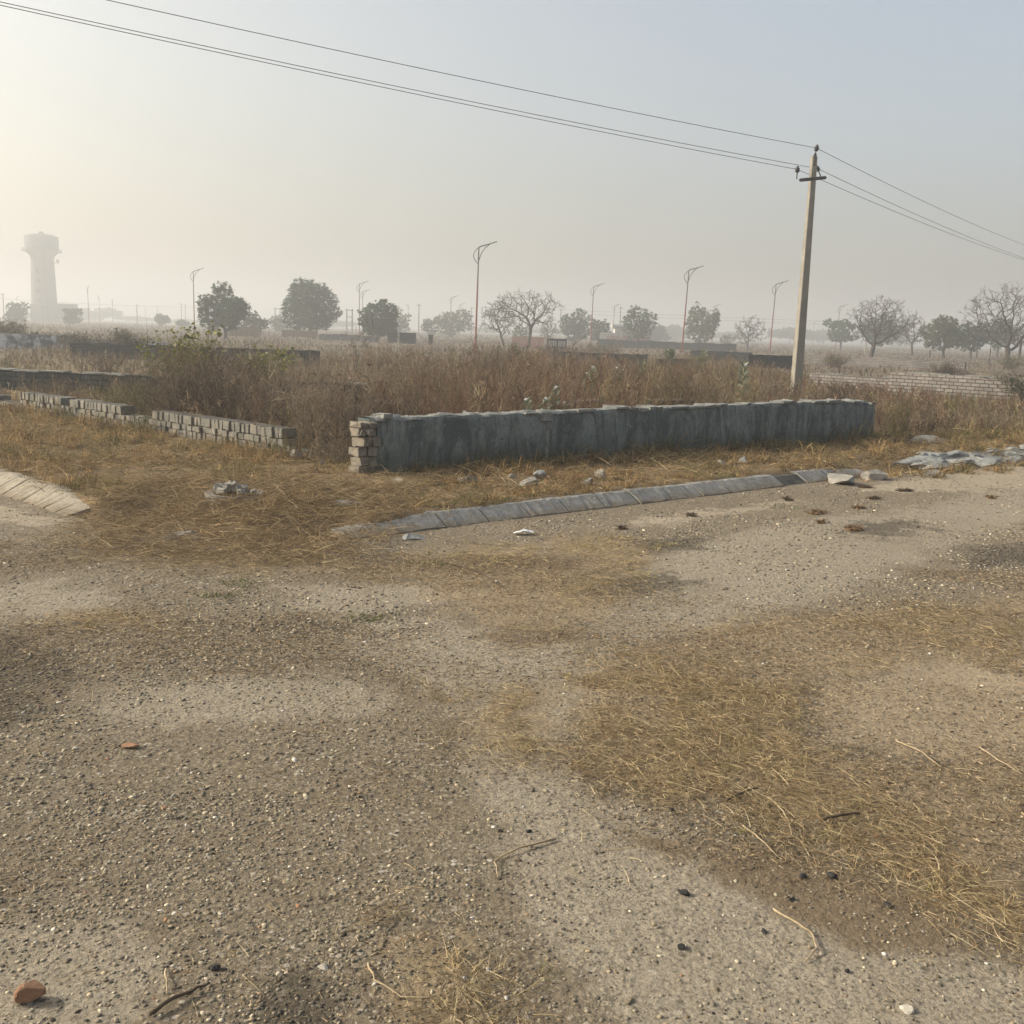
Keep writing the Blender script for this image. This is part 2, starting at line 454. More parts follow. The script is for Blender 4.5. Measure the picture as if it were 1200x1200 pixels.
# ------------------------------------------------------------------ world, sun, haze
SUN_AZ, SUN_EL = math.radians(84), math.radians(28)     # azimuth to the left of the view direction
w = bpy.data.worlds.new('World'); scene.world = w; w.use_nodes = True
wt = w.node_tree; bg = wt.nodes['Background']
sky = wt.nodes.new('ShaderNodeTexSky'); sky.sky_type = 'NISHITA'; sky.sun_disc = False
sky.sun_elevation = SUN_EL; sky.sun_rotation = -SUN_AZ
sky.air_density = 1.2; sky.dust_density = 6.0; sky.ozone_density = 1.0; sky.altitude = 200
hs = wt.nodes.new('ShaderNodeHueSaturation'); hs.inputs['Saturation'].default_value = .60
wt.links.new(sky.outputs[0], hs.inputs['Color'])
# dusty air: the sky itself is warmer towards the sun's side and cooler away from it
tcw = wt.nodes.new('ShaderNodeTexCoord'); dp_ = wt.nodes.new('ShaderNodeVectorMath'); dp_.operation = 'DOT_PRODUCT'
dp_.inputs[1].default_value = (-math.sin(SUN_AZ), math.cos(SUN_AZ), .0)
mr = wt.nodes.new('ShaderNodeMapRange'); mr.interpolation_type = 'SMOOTHSTEP'
mr.inputs[1].default_value = -.35; mr.inputs[2].default_value = .75
tint = wt.nodes.new('ShaderNodeMix'); tint.data_type = 'RGBA'
tint.inputs[6].default_value = (.81, .83, .855, 1); tint.inputs[7].default_value = (.87, .82, .735, 1)
mul = wt.nodes.new('ShaderNodeMix'); mul.data_type = 'RGBA'; mul.blend_type = 'MULTIPLY'; mul.inputs[0].default_value = 1
wt.links.new(tcw.outputs['Generated'], dp_.inputs[0]); wt.links.new(dp_.outputs['Value'], mr.inputs[0]); wt.links.new(mr.outputs[0], tint.inputs[0])
wt.links.new(hs.outputs[0], mul.inputs[6]); wt.links.new(tint.outputs[2], mul.inputs[7]); wt.links.new(mul.outputs[2], bg.inputs[0])
bg.inputs[1].default_value = .14
sun_d = bpy.data.lights.new('sun', 'SUN'); sun_d.energy = 3.1; sun_d.angle = math.radians(8); sun_d.color = (1.0, .935, .79)
sun = bpy.data.objects.new('sun', sun_d); COL.objects.link(sun)
sv = Vector((-math.sin(SUN_AZ)*math.cos(SUN_EL), math.cos(SUN_AZ)*math.cos(SUN_EL), math.sin(SUN_EL)))
sun.rotation_euler = sv.to_track_quat('Z', 'Y').to_euler(); sun.location = (-40, 20, 60)
FARG = 2600.0
hm = bpy.data.materials.new('haze'); hm.use_nodes = True
for n in list(hm.node_tree.nodes):
    if n.type == 'BSDF_PRINCIPLED': hm.node_tree.nodes.remove(n)
pv = hm.node_tree.nodes.new('ShaderNodeVolumePrincipled')
pv.inputs['Color'].default_value = (.705, .722, .742, 1); pv.inputs['Density'].default_value = .0031
pv.inputs['Anisotropy'].default_value = .35
hm.node_tree.links.new(pv.outputs[0], hm.node_tree.nodes['Material Output'].inputs['Volume'])
haze = MB().box((0, FARG/2-100, 16), (2*FARG+60, FARG+700, 34)).build('haze', hm)
tag(haze, 'thin smoky winter haze hanging over the whole plain', 'haze', kind='stuff')

# ------------------------------------------------------------------ ground sheet and road sheet
def axis(a, b, fine0, fine1, st, grow=1.12):
    mid = list(np.arange(fine0, fine1+1e-6, st))
    s = st; x = fine0; lo = []
    while x > a: s *= grow; x -= s; lo.append(max(x, a))
    s = st; x = fine1; hi = []
    while x < b: s *= grow; x += s; hi.append(min(x, b))
    return np.array(lo[::-1]+mid+hi)
def grid_faces(nx, ny):
    i = np.arange(nx-1); j = np.arange(ny-1); I, J = np.meshgrid(i, j)
    a = (J*nx+I).ravel(); return np.stack([a, a+1, a+1+nx, a+nx], 1)
gx = axis(-FARG, FARG, -9, 11, .10); gy = axis(-200, FARG, 5.5, 18.5, .10)
X, Y = np.meshgrid(gx, gy)
Z = zg(X, Y)
npmesh('ground', np.stack([X.ravel(), Y.ravel(), Z.ravel()], 1), grid_faces(len(gx), len(gy)), M['ground'], smooth=True)
tag(bpy.data.objects['ground'], 'dry brown plain of verge and weedy plots reaching the horizon', 'ground', kind='structure')

POLY = {
 'sand': [
   [(430,735),(520,725),(640,745),(760,760),(700,800),(660,850),(650,900),(700,930),(790,960),(850,1020),(930,1075),(1060,1115),(1230,1140),(1230,1260),(760,1260),(690,1150),(600,1040),(560,960),(560,880),(540,830),(470,790),(400,770)],
   [(120,815),(250,790),(400,800),(470,820),(400,845),(250,850),(120,850)],
   [(-60,700),(60,680),(140,700),(80,725),(-60,735)],
   [(330,690),(560,676),(560,700),(420,720),(330,715)],
   [(700,690),(800,640),(930,610),(1050,600),(1230,560),(1230,605),(1120,640),(1010,690),(880,735),(740,760),(690,740)],
   [(-60,1080),(150,1080),(200,1150),(120,1260),(-60,1260)]],
 'straw': [
   [(690,775),(850,728),(1000,712),(1230,695),(1230,800),(1100,790),(960,800),(930,860),(1040,890),(1230,880),(1230,1130),(1130,1080),(1010,1010),(900,975),(790,945),(690,905),(650,850)],
   [(420,668),(560,640),(720,622),(770,650),(760,680),(700,730),(640,760),(580,745),(500,700)],
   [(470,1080),(530,1090),(570,1160),(600,1260),(500,1260),(450,1150)],
   [(20,715),(200,712),(190,735),(60,742)],
   [(120,640),(330,645),(420,640),(420,672),(260,668),(120,660)],
   [(560,800),(640,810),(670,880),(600,890),(540,850)],
   ],
 'bare': [[(960,800),(1110,775),(1230,795),(1230,885),(1060,895),(950,860)]],
 'soil': [[(790,965),(850,985),(960,1000),(1060,1050),(1130,1085),(1110,1120),(1000,1112),(900,1065),(820,1020)],
   [(560,740),(660,735),(690,750),(600,760)], [(750,980),(840,985),(820,1015),(760,1005)],
   [(500,655),(700,650),(690,668),(520,672)]],
 'tar': [[(690,678),(790,664),(828,685),(760,702),(690,700)], [(985,612),(1060,606),(1098,622),(1040,634),(990,626)], [(740,632),(840,628),(840,644),(760,650)],
   [(-60,745),(60,740),(100,790),(60,850),(-60,860)], [(1110,640),(1230,630),(1230,665),(1130,668)], [(300,1140),(400,1130),(410,1230),(300,1240)]],
 'dust': [[(735,612),(800,600),(880,594),(925,585),(920,592),(830,606),(760,618)], [(-40,592),(30,596),(70,610),(60,620),(0,612),(-40,606)], [(1010,575),(1110,553),(1230,545),(1230,568),(1110,577)]],
}
POLYW = {k: [np.array([G(*q)[:2] for q in P]) for P in v] for k, v in POLY.items()}
def poly_sd(P, x, y):
    d = np.full(x.shape, 1e9); inside = np.zeros(x.shape, bool)
    n = len(P)
    for i in range(n):
        a = P[i]; b = P[(i+1) % n]; e = b-a; L = e@e+1e-12
        t = np.clip(((x-a[0])*e[0]+(y-a[1])*e[1])/L, 0, 1)
        d = np.minimum(d, np.hypot(x-a[0]-t*e[0], y-a[1]-t*e[1]))
        c = ((a[1] > y) != (b[1] > y)) & (x < (b[0]-a[0])*(y-a[1])/(b[1]-a[1]+1e-12)+a[0])
        inside ^= c
    return np.where(inside, d, -d)
def mask(k, x, y):
    x = np.asarray(x, float); y = np.asarray(y, float); m = np.zeros(x.shape)
    soft = .05+.045*y
    for P in POLYW[k]:
        m = np.maximum(m, np.clip(.5+.5*poly_sd(P, x, y)/soft, 0, 1))
    return m
rx = axis(-70, 70, -7, 10, .055, 1.15); ry = axis(-60, 60, 1.6, 14, .055, 1.15)
X, Y = np.meshgrid(rx, ry); V = np.stack([X.ravel(), Y.ravel(), zroad(X, Y).ravel()], 1)
Fq = grid_faces(len(rx), len(ry)); sdv = sd_road(X, Y).ravel()
Fq = Fq[(sdv[Fq] < .10).all(1)]
used = np.unique(Fq); rem = -np.ones(len(V), int); rem[used] = np.arange(len(used))
V = V[used]; Fq = rem[Fq]
att = {k: mask(k, V[:, 0], V[:, 1]) for k in POLY}
npmesh('road', V, Fq, M['road'], attrs=att, smooth=True)
tag(bpy.data.objects['road'], 'worn gravel road junction with dusty patches and dry straw', 'road', kind='structure')

# ------------------------------------------------------------------ scatter helpers
def tris_mesh(V, n):      # V (n,3,3)
    return V.reshape(-1, 3), np.arange(n*3).reshape(-1, 3)
def blades(base, d, length, width, droop, segs=2, twist=None):
    """thin tapering strips: base (n,3), d unit (n,3), length/width (n), droop (n,3) added * t^2"""
    n = len(base)
    u = np.cross(d, rs.normal(size=(n, 3))); u /= np.linalg.norm(u, axis=1)[:, None]+1e-9
    rows = []
    for k in range(segs+1):
        t = k/segs
        c = base+d*(length*t)[:, None]+droop*(t*t)
        wv = u*(width*(1-.85*t)*.5)[:, None]
        rows += [c-wv, c+wv]
    V = np.stack(rows, 1).reshape(-1, 3)
    m = 2*(segs+1); o = (np.arange(n)*m)[:, None]
    Fc = np.concatenate([o+np.array([[2*k, 2*k+1, 2*k+3, 2*k+2]]) for k in range(segs)], 0)
    return V, Fc, np.repeat(np.arange(n), m)
def dirs(n, tilt_lo, tilt_hi):
    a = rs.uniform(0, 2*np.pi, n); t = np.radians(rs.uniform(tilt_lo, tilt_hi, n))
    return np.stack([np.cos(a)*np.sin(t), np.sin(a)*np.sin(t), np.cos(t)], 1)
def pick(cols, n, jit=.18):
    cols = np.array(cols); c = cols[rs.randint(len(cols), size=n)]
    return np.clip(c*(1+rs.normal(0, jit, (n, 1))), .004, .8)
def join(parts):
    Vs, Fs, Cs = [], [], []; o = 0
    for V, Fc, C in parts:
        Vs.append(V); Fs.append(Fc+o); Cs.append(C); o += len(V)
    return np.concatenate(Vs), np.concatenate(Fs), np.concatenate(Cs)
def scatter_view(n, d0, d1, az0=-90, az1=1290, p=1.0):
    """n random ground points in the wedge of ground seen between distances d0 and d1 (area-uniform for p=1)"""
    u = rs.uniform(size=n)
    d = np.sqrt(d0*d0+u*(d1*d1-d0*d0)) if p == 1 else (d0+u*(d1-d0))
    az = rs.uniform(az0, az1, n)
    return (az-600)/1200*d, d

# gravel stones ----------------------------------------------------
import itertools
PHI = (1+5**.5)/2
ICO = np.array([(-1,PHI,0),(1,PHI,0),(-1,-PHI,0),(1,-PHI,0),(0,-1,PHI),(0,1,PHI),(0,-1,-PHI),(0,1,-PHI),(PHI,0,-1),(PHI,0,1),(-PHI,0,-1),(-PHI,0,1)])/1.902
ICF = np.array([(0,11,5),(0,5,1),(0,1,7),(0,7,10),(0,10,11),(1,5,9),(5,11,4),(11,10,2),(10,7,6),(7,1,8),(3,9,4),(3,4,2),(3,2,6),(3,6,8),(3,8,9),(4,9,5),(2,4,11),(6,2,10),(8,6,7),(9,8,1)])
def stones(x, y, z, r, cols, flat=(.26, .55), sink=.40):
    n = len(x)
    P = ICO[None]*(1+rs.uniform(-.28, .28, (n, 12, 1)))
    s = np.stack([rs.uniform(.8, 1.35, n), rs.uniform(.65, 1.0, n), rs.uniform(*flat, n)], 1)
    P = P*s[:, None, :]*r[:, None, None]
    a = rs.uniform(0, 2*np.pi, n); ca, sa = np.cos(a)[:, None], np.sin(a)[:, None]
    tl = rs.normal(0, .25, (n, 1))
    X0 = P[..., 0]; Z0 = P[..., 2]+tl*X0
    Xr = X0*ca-P[..., 1]*sa; Yr = X0*sa+P[..., 1]*ca
    V = np.stack([Xr+x[:, None], Yr+y[:, None], Z0+(z+r*s[:, 2]*(.5-sink))[:, None]], 2).reshape(-1, 3)
    Fc = (np.arange(n)*12)[:, None, None]+ICF[None]
    return V, Fc.reshape(-1, 3), np.repeat(cols, 12, 0)
GC = [(.075,.065,.052),(.10,.088,.07),(.135,.118,.092),(.15,.133,.105),(.18,.155,.118),(.19,.155,.107),(.24,.20,.145),(.13,.119,.10),(.32,.285,.22),(.15,.113,.076),(.085,.077,.064),(.20,.172,.13)]
GC = [(min(c[0]*1.3, .6), min(c[1]*1.28, .6), min(c[2]*1.2, .6)) for c in GC]
parts = []
for n, d0, d1, rlo, rhi in ((56000, 1.7, 3.2, .0020, .0085), (52000, 3.0, 5.2, .0030, .0115), (64000, 5.0, 9.0, .0045, .015), (52000, 8.5, 16, .006, .017)):
    wf = 1.75 if d0 < 5 else 1.2
    n = int(n*wf); x, y = scatter_view(n, d0, d1, 600-690*wf, 600+690*wf)
    keep = sd_road(x, y) < -.05
    dens = 1-.62*mask('sand', x, y)-.85*mask('straw', x, y)-.7*mask('soil', x, y)-.8*mask('bare', x, y)+.4*mask('tar', x, y)-.3*mask('dust', x, y)
    dens *= .08+.85*sstep(.25, .8, fbm(x, y, .6, 77))
    keep &= rs.uniform(size=n) < np.clip(dens, .06, 1)
    x, y = x[keep], y[keep]; m = len(x)
    r = rlo+(rhi-rlo)*rs.uniform(size=m)**2.6
    cols = pick(GC, m, .25)
    wh = rs.uniform(size=m) < .012; cols[wh] = np.array([.50, .475, .42])*(1+rs.normal(0, .12, (wh.sum(), 1)))
    orr = rs.uniform(size=m) < .005; cols[orr] = (.30, .16, .09)
    tm = mask('tar', x, y) > .6; cols[tm] *= .55
    parts.append(stones(x, y, zroad(x, y), r, cols))
V, Fc, C = join(parts)
tag(npmesh('gravel', V, Fc, M['stone'], col=C), 'loose grey and tan gravel strewn over the road', 'gravel', kind='stuff')

# straw litter -----------------------------------------------------
SC = [(.42,.33,.19),(.35,.265,.145),(.50,.41,.26),(.24,.17,.095),(.17,.115,.065),(.38,.31,.17)]
parts = []
# long straws matted in the straw patches
for n, d0, d1, lmul in ((80000, 2.0, 4.5, 1.0), (70000, 4.3, 9.5, 1.2)):
    n = int(n*1.35); x, y = scatter_view(n, d0, d1, -330, 1530)
    sm = mask('straw', x, y)
    clump = fbm(x, y, .42, 91, 5)
    p = np.clip(sm*1.3*sstep(.47, .62, clump+.05*(sm-.5))-1.1*mask('bare', x, y), 0, 1)+.010
    k = (rs.uniform(size=n) < p) & (sd_road(x, y) < .05)
    x, y = x[k], y[k]; m = len(x)
    b = np.stack([x, y, zroad(x, y)+rs.uniform(.001, .02, m)], 1)
    L = (.02+.12*rs.uniform(size=m)**2.2)*lmul
    d = dirs(m, 72, 94)
    up = rs.uniform(size=m) < .16; d[up] = dirs(up.sum(), 25, 70); L[up] *= .7
    V, Fc, own = blades(b, d, L, rs.uniform(.0014, .003, m)*lmul, np.stack([rs.normal(0, .02, m), rs.normal(0, .02, m), -.5*np.maximum(d[:, 2], 0)*L], 1), 3)
    V[:, 2] = np.maximum(V[:, 2], zroad(V[:, 0], V[:, 1])+.001)
    parts.append((V, Fc, pick(SC, m)[own]))
# rooted dead tufts standing in the mats
x, y = scatter_view(9000, 2.1, 9.5)
k = (rs.uniform(size=len(x)) < mask('straw', x, y)*sstep(.50, .64, fbm(x, y, .42, 91, 5))*.6*(1-mask('bare', x, y))) & (sd_road(x, y) < 0)
x, y = x[k], y[k]; nt_ = len(x); ii = np.repeat(np.arange(nt_), 16); m = len(ii)
b = np.stack([x[ii]+rs.normal(0, .014, m), y[ii]+rs.normal(0, .014, m), zroad(x, y)[ii]-.003], 1)
L = rs.uniform(.025, .085, m)*rs.uniform(.6, 1.3, nt_)[ii]
V, Fc, own = blades(b, dirs(m, 10, 82), L, rs.uniform(.0016, .0034, m), np.stack([rs.normal(0, .012, m), rs.normal(0, .012, m), -.35*L], 1), 3)
tc_ = pick([(.42,.32,.17),(.34,.25,.12),(.30,.27,.11),(.24,.20,.09),(.46,.37,.22)], nt_)
parts.append((V, Fc, np.clip(tc_[ii]*(1+rs.normal(0, .2, (m, 1))), .02, .7)[own]))
# short broken bits everywhere
x, y = scatter_view(330000, 1.8, 7.0, -450, 1650)
p = .10+1.0*sstep(.35, .72, fbm(x, y, .8, 55))+.35*mask('straw', x, y)-.42*mask('sand', x, y)-.75*mask('bare', x, y)-.35*mask('soil', x, y)
k = (rs.uniform(size=len(x)) < p) & (sd_road(x, y) < -.02)
x, y = x[k], y[k]; m = len(x)
b = np.stack([x, y, zroad(x, y)+rs.uniform(.001, .007, m)], 1)
V, Fc, own = blades(b, dirs(m, 78, 93), rs.uniform(.006, .034, m), rs.uniform(.0016, .0042, m), np.zeros((m, 3)), 1)
MC = [(.30,.225,.135),(.22,.16,.095),(.40,.315,.20),(.15,.105,.065),(.11,.08,.052),(.34,.27,.17)]
parts.append((V, Fc, pick(MC, m, .3)[own]))
V, Fc, C = join(parts)
tag(npmesh('straw_litter', V, Fc, M['blade'], col=C), 'dry straw and chopped stalks lying matted on the road', 'straw', kind='stuff')

# verge grass ------------------------------------------------------
GG = [(.40,.27,.125),(.44,.31,.155),(.32,.21,.095),(.36,.225,.095),(.25,.17,.08),(.35,.27,.15),(.20,.14,.07),(.17,.15,.06),(.22,.15,.085),(.27,.19,.085)]
GREEN = [(.085,.095,.03),(.11,.11,.04)]
N = 150000
x = rs.uniform(-15, 16, N); y = rs.uniform(6.3, 24, N)
az = 600+1200*x/y
s = sd_road(x, y); fi = field_in(x, y)
edge = sstep(-.02, .30, s+.4*(fbm(x, y, .5, 3)-.5)*(.4+kerbless(x)*2.6)+.42*kerbless(x))
cl = fbm(x, y, .55, 41, 4)
p = edge*(.22+.78*sstep(.22, .52, cl+.04))*(1-sstep(-.1, .9, fi))*np.clip(9/y, .3, 1)*.72
k = (rs.uniform(size=N) < p) & (az > -120) & (az < 1320)
k &= ~((s > .0) & (s < np.where(rs.uniform(size=N) < .3, .2, .27)) & (kerbless(x) < .5) & (x < 3.55) & (rs.uniform(size=N) < np.where(s > .16, .80, .95)))      # kerb tops stay clear
x, y, s, cl, fi = x[k], y[k], s[k], cl[k], fi[k]
nt = len(x); per = 11
foot = sstep(-.75, -.1, fi)
th_ = rs.uniform(.05, .15, nt)*(.5+1.2*sstep(.35, .72, cl))*np.clip(y/9, .85, 1.4)*(1+1.7*foot*rs.uniform(0, 1, nt)**1.5)
tcol = pick(GG, nt)
gr = (fbm(x, y, .9, 66) > .58) & (rs.uniform(size=nt) < .45); tcol[gr] = pick([(.16,.15,.06),(.13,.13,.05),(.20,.17,.07)], gr.sum())
br = rs.uniform(size=nt) < .45*foot; tcol[br] = pick([(.15,.14,.06),(.17,.12,.06),(.11,.11,.05)], br.sum())
dk = rs.uniform(size=nt) < .16; tcol[dk] = pick([(.12,.08,.045),(.09,.065,.04)], dk.sum())
ii = np.repeat(np.arange(nt), per); m = len(ii)
b = np.stack([x[ii]+rs.normal(0, .022, m), y[ii]+rs.normal(0, .022, m), ztop(x, y)[ii]-.005], 1)
d = dirs(m, 5, 80); hgt = th_[ii]*rs.uniform(.45, 1.25, m)
V, Fc, own = blades(b, d, hgt, rs.uniform(.0035, .0075, m)*np.clip(y[ii]/9, .8, 1.7), np.stack([rs.normal(0, .02, m), rs.normal(0, .02, m), -.4*hgt], 1), 2)
c = np.clip(tcol[ii]*(1+rs.normal(0, .22, (m, 1))), .02, .6)
# sprawling straws lying over it
x2 = rs.uniform(-10, 12, 34000); y2 = rs.uniform(6.0, 18, 34000)
s2 = sd_road(x2, y2)
k2 = (s2 > -.3*kerbless(x2)+.28*(1-kerbless(x2))) & (field_in(x2, y2) < .3); x2, y2 = x2[k2], y2[k2]; m2 = len(x2)
V2, F2, own2 = blades(np.stack([x2, y2, ztop(x2, y2)+rs.uniform(.01, .06, m2)], 1), dirs(m2, 60, 95), rs.uniform(.1, .4, m2), rs.uniform(.003, .006, m2), np.stack([rs.normal(0, .05, m2), rs.normal(0, .05, m2), np.full(m2, -.02)], 1), 3)
Vv, Fv, Cv = V, Fc, c[own]
xk = rs.uniform(-3.3, -.9, 9000); yk = rs.uniform(6.4, 9.2, 9000); kk = sd_road(xk, yk) > -.45+.3*rs.normal(size=9000); xk, yk = xk[kk], yk[kk]
V3, F3, own3 = blades(np.stack([xk, yk, ztop(xk, yk)+rs.uniform(.005, .07, len(xk))], 1), dirs(len(xk), 55, 98), rs.uniform(.08, .30, len(xk)), rs.uniform(.003, .006, len(xk)), np.stack([rs.normal(0, .06, len(xk)), rs.normal(0, .06, len(xk)), np.full(len(xk), -.02)], 1), 3)
F2 = np.concatenate([F2, F3+len(V2)]); V2 = np.concatenate([V2, V3]); own2 = np.concatenate([own2, own3+m2]); m2 += len(xk)
c2 = pick([(.38,.30,.18),(.30,.22,.12),(.20,.14,.08),(.14,.10,.06)], m2)[own2]
tag(npmesh('dry_grass', Vv, Fv, M['blade'], col=Cv), 'short dry straw coloured grass covering the verge', 'grass', kind='stuff')
tag(npmesh('grass_thatch', V2, F2, M['blade'], col=c2), 'long dead stalks lying flat over the verge grass', 'dead grass', kind='stuff')

# weeds ------------------------------------------------------------
def hmap(az, d):
    h = np.interp(az, [-300, 100, 250, 330, 430, 600, 850, 905, 940, 1010, 1200, 1500], [.34, .34, .36, .55, .72, .84, .74, .58, .50, .50, .42, .42])
    left = 1-sstep(250, 420, az); right = sstep(900, 1000, az)
    mid = 1-left-right
    f = left*np.interp(d, [12, 17, 21, 36, 60], [1.45, 1.15, .75, .75, .7])+mid*np.interp(d, [12, 36, 44, 60], [1.05, .95, .45, .35])+right*np.interp(d, [15, 20, 27, 40], [1.3, .95, .55, .40])
    return h*f
WRED = [(.125,.068,.044),(.15,.083,.053),(.105,.06,.04),(.18,.11,.07),(.07,.045,.034),(.14,.085,.056),(.085,.052,.037)]
WBRN = [(.15,.115,.075),(.19,.15,.10),(.115,.088,.062),(.16,.125,.08)]
WGRN = [(.13,.125,.045),(.11,.11,.045),(.17,.15,.06)]
def weeds(bands, name, label):
    parts = []
    for d0, d1, dens, nb, wm in bands:
        area = 1.25*(d1*d1-d0*d0)/2
        n = int(area*dens)
        x, y = scatter_view(n, d0, d1, -150, 1350)
        az = 600+1200*x/y
        k = (field_in(x, y) > .12) & (rs.uniform(size=n) < np.clip(sstep(.22, .5, fbm(x, y, 1.5, 8))+.06, 0, 1))
        x, y, az = x[k], y[k], az[k]; n = len(x)
        h = hmap(az, y)*rs.uniform(.4, 1.15, n)*(.46+.80*sstep(.25, .75, fbm(x, y, 2.4, 17, 3)))*np.where(rs.uniform(size=n) < .04, 1.3, 1)
        lean = dirs(n, 0, 30)
        b = np.stack([x, y, zg(x, y)-.02], 1)
        dry = sstep(.3, .7, fbm(x, y, 3.0, 29))
        redf = np.clip(sstep(330, 560, az)*1.0-.0, 0.12, 1)
        cols = np.where((rs.uniform(size=n) < redf*(.25+.75*dry))[:, None], pick(WRED, n), pick(WBRN, n))
        gm = (fbm(x, y, 1.9, 61) > .63) & (rs.uniform(size=n) < .75); cols[gm] = pick(WGRN, gm.sum())
        u_ = rs.uniform(size=n); ps = u_ < .07; cols[ps] = pick([(.36,.28,.18),(.30,.22,.13),(.26,.20,.13)], ps.sum()); ds = u_ > .95; cols[ds] = (.04, .03, .024)
        V, Fc, own = blades(b, lean, h, np.full(n, .006*wm), np.stack([rs.normal(0, .06, n), rs.normal(0, .06, n), np.zeros(n)], 1)*h[:, None], 2)
        parts.append((V, Fc, cols[own]*.9))
        # side twigs
        t = rs.uniform(.12, .95, (n, nb)); idx = np.repeat(np.arange(n), nb)
        tb = b[idx]+lean[idx]*(h[idx]*t.ravel())[:, None]
        m = n*nb
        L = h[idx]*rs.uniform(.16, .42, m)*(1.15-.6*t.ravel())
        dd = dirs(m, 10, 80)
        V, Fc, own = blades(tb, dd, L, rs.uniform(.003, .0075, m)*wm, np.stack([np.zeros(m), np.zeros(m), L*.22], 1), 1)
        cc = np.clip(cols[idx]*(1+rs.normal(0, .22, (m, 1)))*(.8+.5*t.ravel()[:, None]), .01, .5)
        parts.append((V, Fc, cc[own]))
        # small dry seed heads and leaves
        q = n*max(nb//2, 1); idx = rs.randint(0, n, q); tt = rs.uniform(.3, 1.05, q)
        sb = b[idx]+lean[idx]*(h[idx]*tt)[:, None]+rs.normal(0, .07, (q, 3))*h[idx][:, None]*np.array([1.3, 1.3, .3])
        V, Fc, own = blades(sb, dirs(q, 0, 90), rs.uniform(.02, .05, q)*(.6+.4*wm), rs.uniform(.008, .017, q)*(.5+.5*wm), np.zeros((q, 3)), 1)
        parts.append((V, Fc, (cols[idx]*rs.uniform(.8, 1.5, (q, 1)))[own]))
    V, Fc, C = join(parts)
    return tag(npmesh(name, V, Fc, M['blade'], col=C), label, 'weeds', kind='stuff')
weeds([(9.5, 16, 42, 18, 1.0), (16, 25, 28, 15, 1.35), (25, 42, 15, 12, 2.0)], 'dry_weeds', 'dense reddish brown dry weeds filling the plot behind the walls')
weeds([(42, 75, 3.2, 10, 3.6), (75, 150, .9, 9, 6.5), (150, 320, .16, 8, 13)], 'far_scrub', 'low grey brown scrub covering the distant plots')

# ------------------------------------------------------------------ walls
def frame_at(p0, p1):
    p0 = np.array(p0[:2]); p1 = np.array(p1[:2]); u = (p1-p0); L = np.linalg.norm(u); u /= L
    return p0, u, np.array([-u[1], u[0]]), L        # nrm points away from the camera when u runs left to right

# plastered wall in front of the weeds
pA = G(433, 557, .10); pB = G(1027, 517, .10)
p0, u, nr, L = frame_at(pA, pB)
ang = math.atan2(u[1], u[0])
wall = empty('boundary_wall', (p0[0], p0[1], 0.08), ang)
tag(wall, 'long grey plastered boundary wall with crumbling top beside the kerb', 'wall')
TH = .24
nL = 170; nz_ = 14
def top_h(s):
    return np.interp(s, [0, .2, L*.5, L*.75, L-.32, L-.28, L-.1, L-.06, L], [.56, .575, .60, .625, .615, .58, .565, .50, .46])+.035*(fbm(s, s*0, .35, 4)-.5)+.02*(fbm(s, s*0, .08, 9)-.5)
ss = np.linspace(0, L, nL); tt = np.linspace(0, 1, nz_)
S, T = np.meshgrid(ss, tt)
H = top_h(S)
# front skin: eroded, rounded away at the right end and bitten at the left
endr = sstep(L-.12, L, S)*(.07)+.03*sstep(.25, 0, S)
fy = -.012*(fbm(S, T*.6, .5, 12)-.5)-.010*(fbm(S, T*.6, .12, 19)-.5)+endr+.02*sstep(.9, 1, T)
bite = sstep(.0, 1, (.16*(.35+.9*sstep(.1, .95, T))-S)/.05)
fx = S+.10*bite*(.5+fbm(T, T*0, .2, 5))-.10*sstep(L-.05, L, S)*fbm(T, T*0+3, .22, 6)
FV = np.stack([fx.ravel(), fy.ravel(), (T*H).ravel()], 1)
FF = grid_faces(nL, nz_)
# body: back skin, top, ends closed as one shell
BV = np.stack([S.ravel(), (TH+.008*(fbm(S, T, .3, 33)-.5)-.04*sstep(L-.12, L, S)).ravel(), (T*H).ravel()], 1)
n0 = len(FV)
faces = [tuple(f) for f in FF]+[tuple(n0+i for i in f[::-1]) for f in FF]
for i in range(nL-1):
    a = (nz_-1)*nL+i; faces.append((a, a+1, n0+a+1, n0+a)); faces.append((i+1, i, n0+i, n0+i+1))
for j in range(nz_-1):
    a = j*nL; faces.append((a, a+nL, n0+a+nL, n0+a)); a = j*nL+nL-1; faces.append((a+nL, a, n0+a, n0+a+nL))
npmesh('plaster_face', np.concatenate([FV, BV]), faces, M['plaster'], wall, smooth=False)
# crumbling mortar along the top: one broken crust with lumps
nS, nA = 700, 9
cs = np.linspace(.03, L-.16, nS); ca = np.linspace(.004, TH-.004, nA)
CS, CA = np.meshgrid(cs, ca)
prof = np.array([-.05, .0, 1, 1, 1, 1, 1, .0, -.05])[:, None]
q1 = np.floor(4*fbm(CS+.05*fbm(CS, CA, .06, 79), CA*1.4, .30, 71, 3))/4
ch_ = .055*np.clip(q1-.25, 0, 1)*np.clip(prof, 0, 1)+.016*(fbm(CS, CA, .05, 72)-.5)+.014*(fbm(CS, CA, .022, 73)-.5)
ch_ = np.where(fbm(CS, CS*0, 1.3, 74) < .42, ch_*.2, ch_)
CZ = top_h(CS)+ch_+np.where(prof < 0, -.02, .003)
CYY = CA+.035*(fbm(CS, CA, .14, 75)-.5)
npmesh('crumbling_cap', np.stack([CS.ravel(), CYY.ravel(), CZ.ravel()], 1), grid_faces(nS, nA), M['crust'], wall)
mb = MB(); s_ = .15
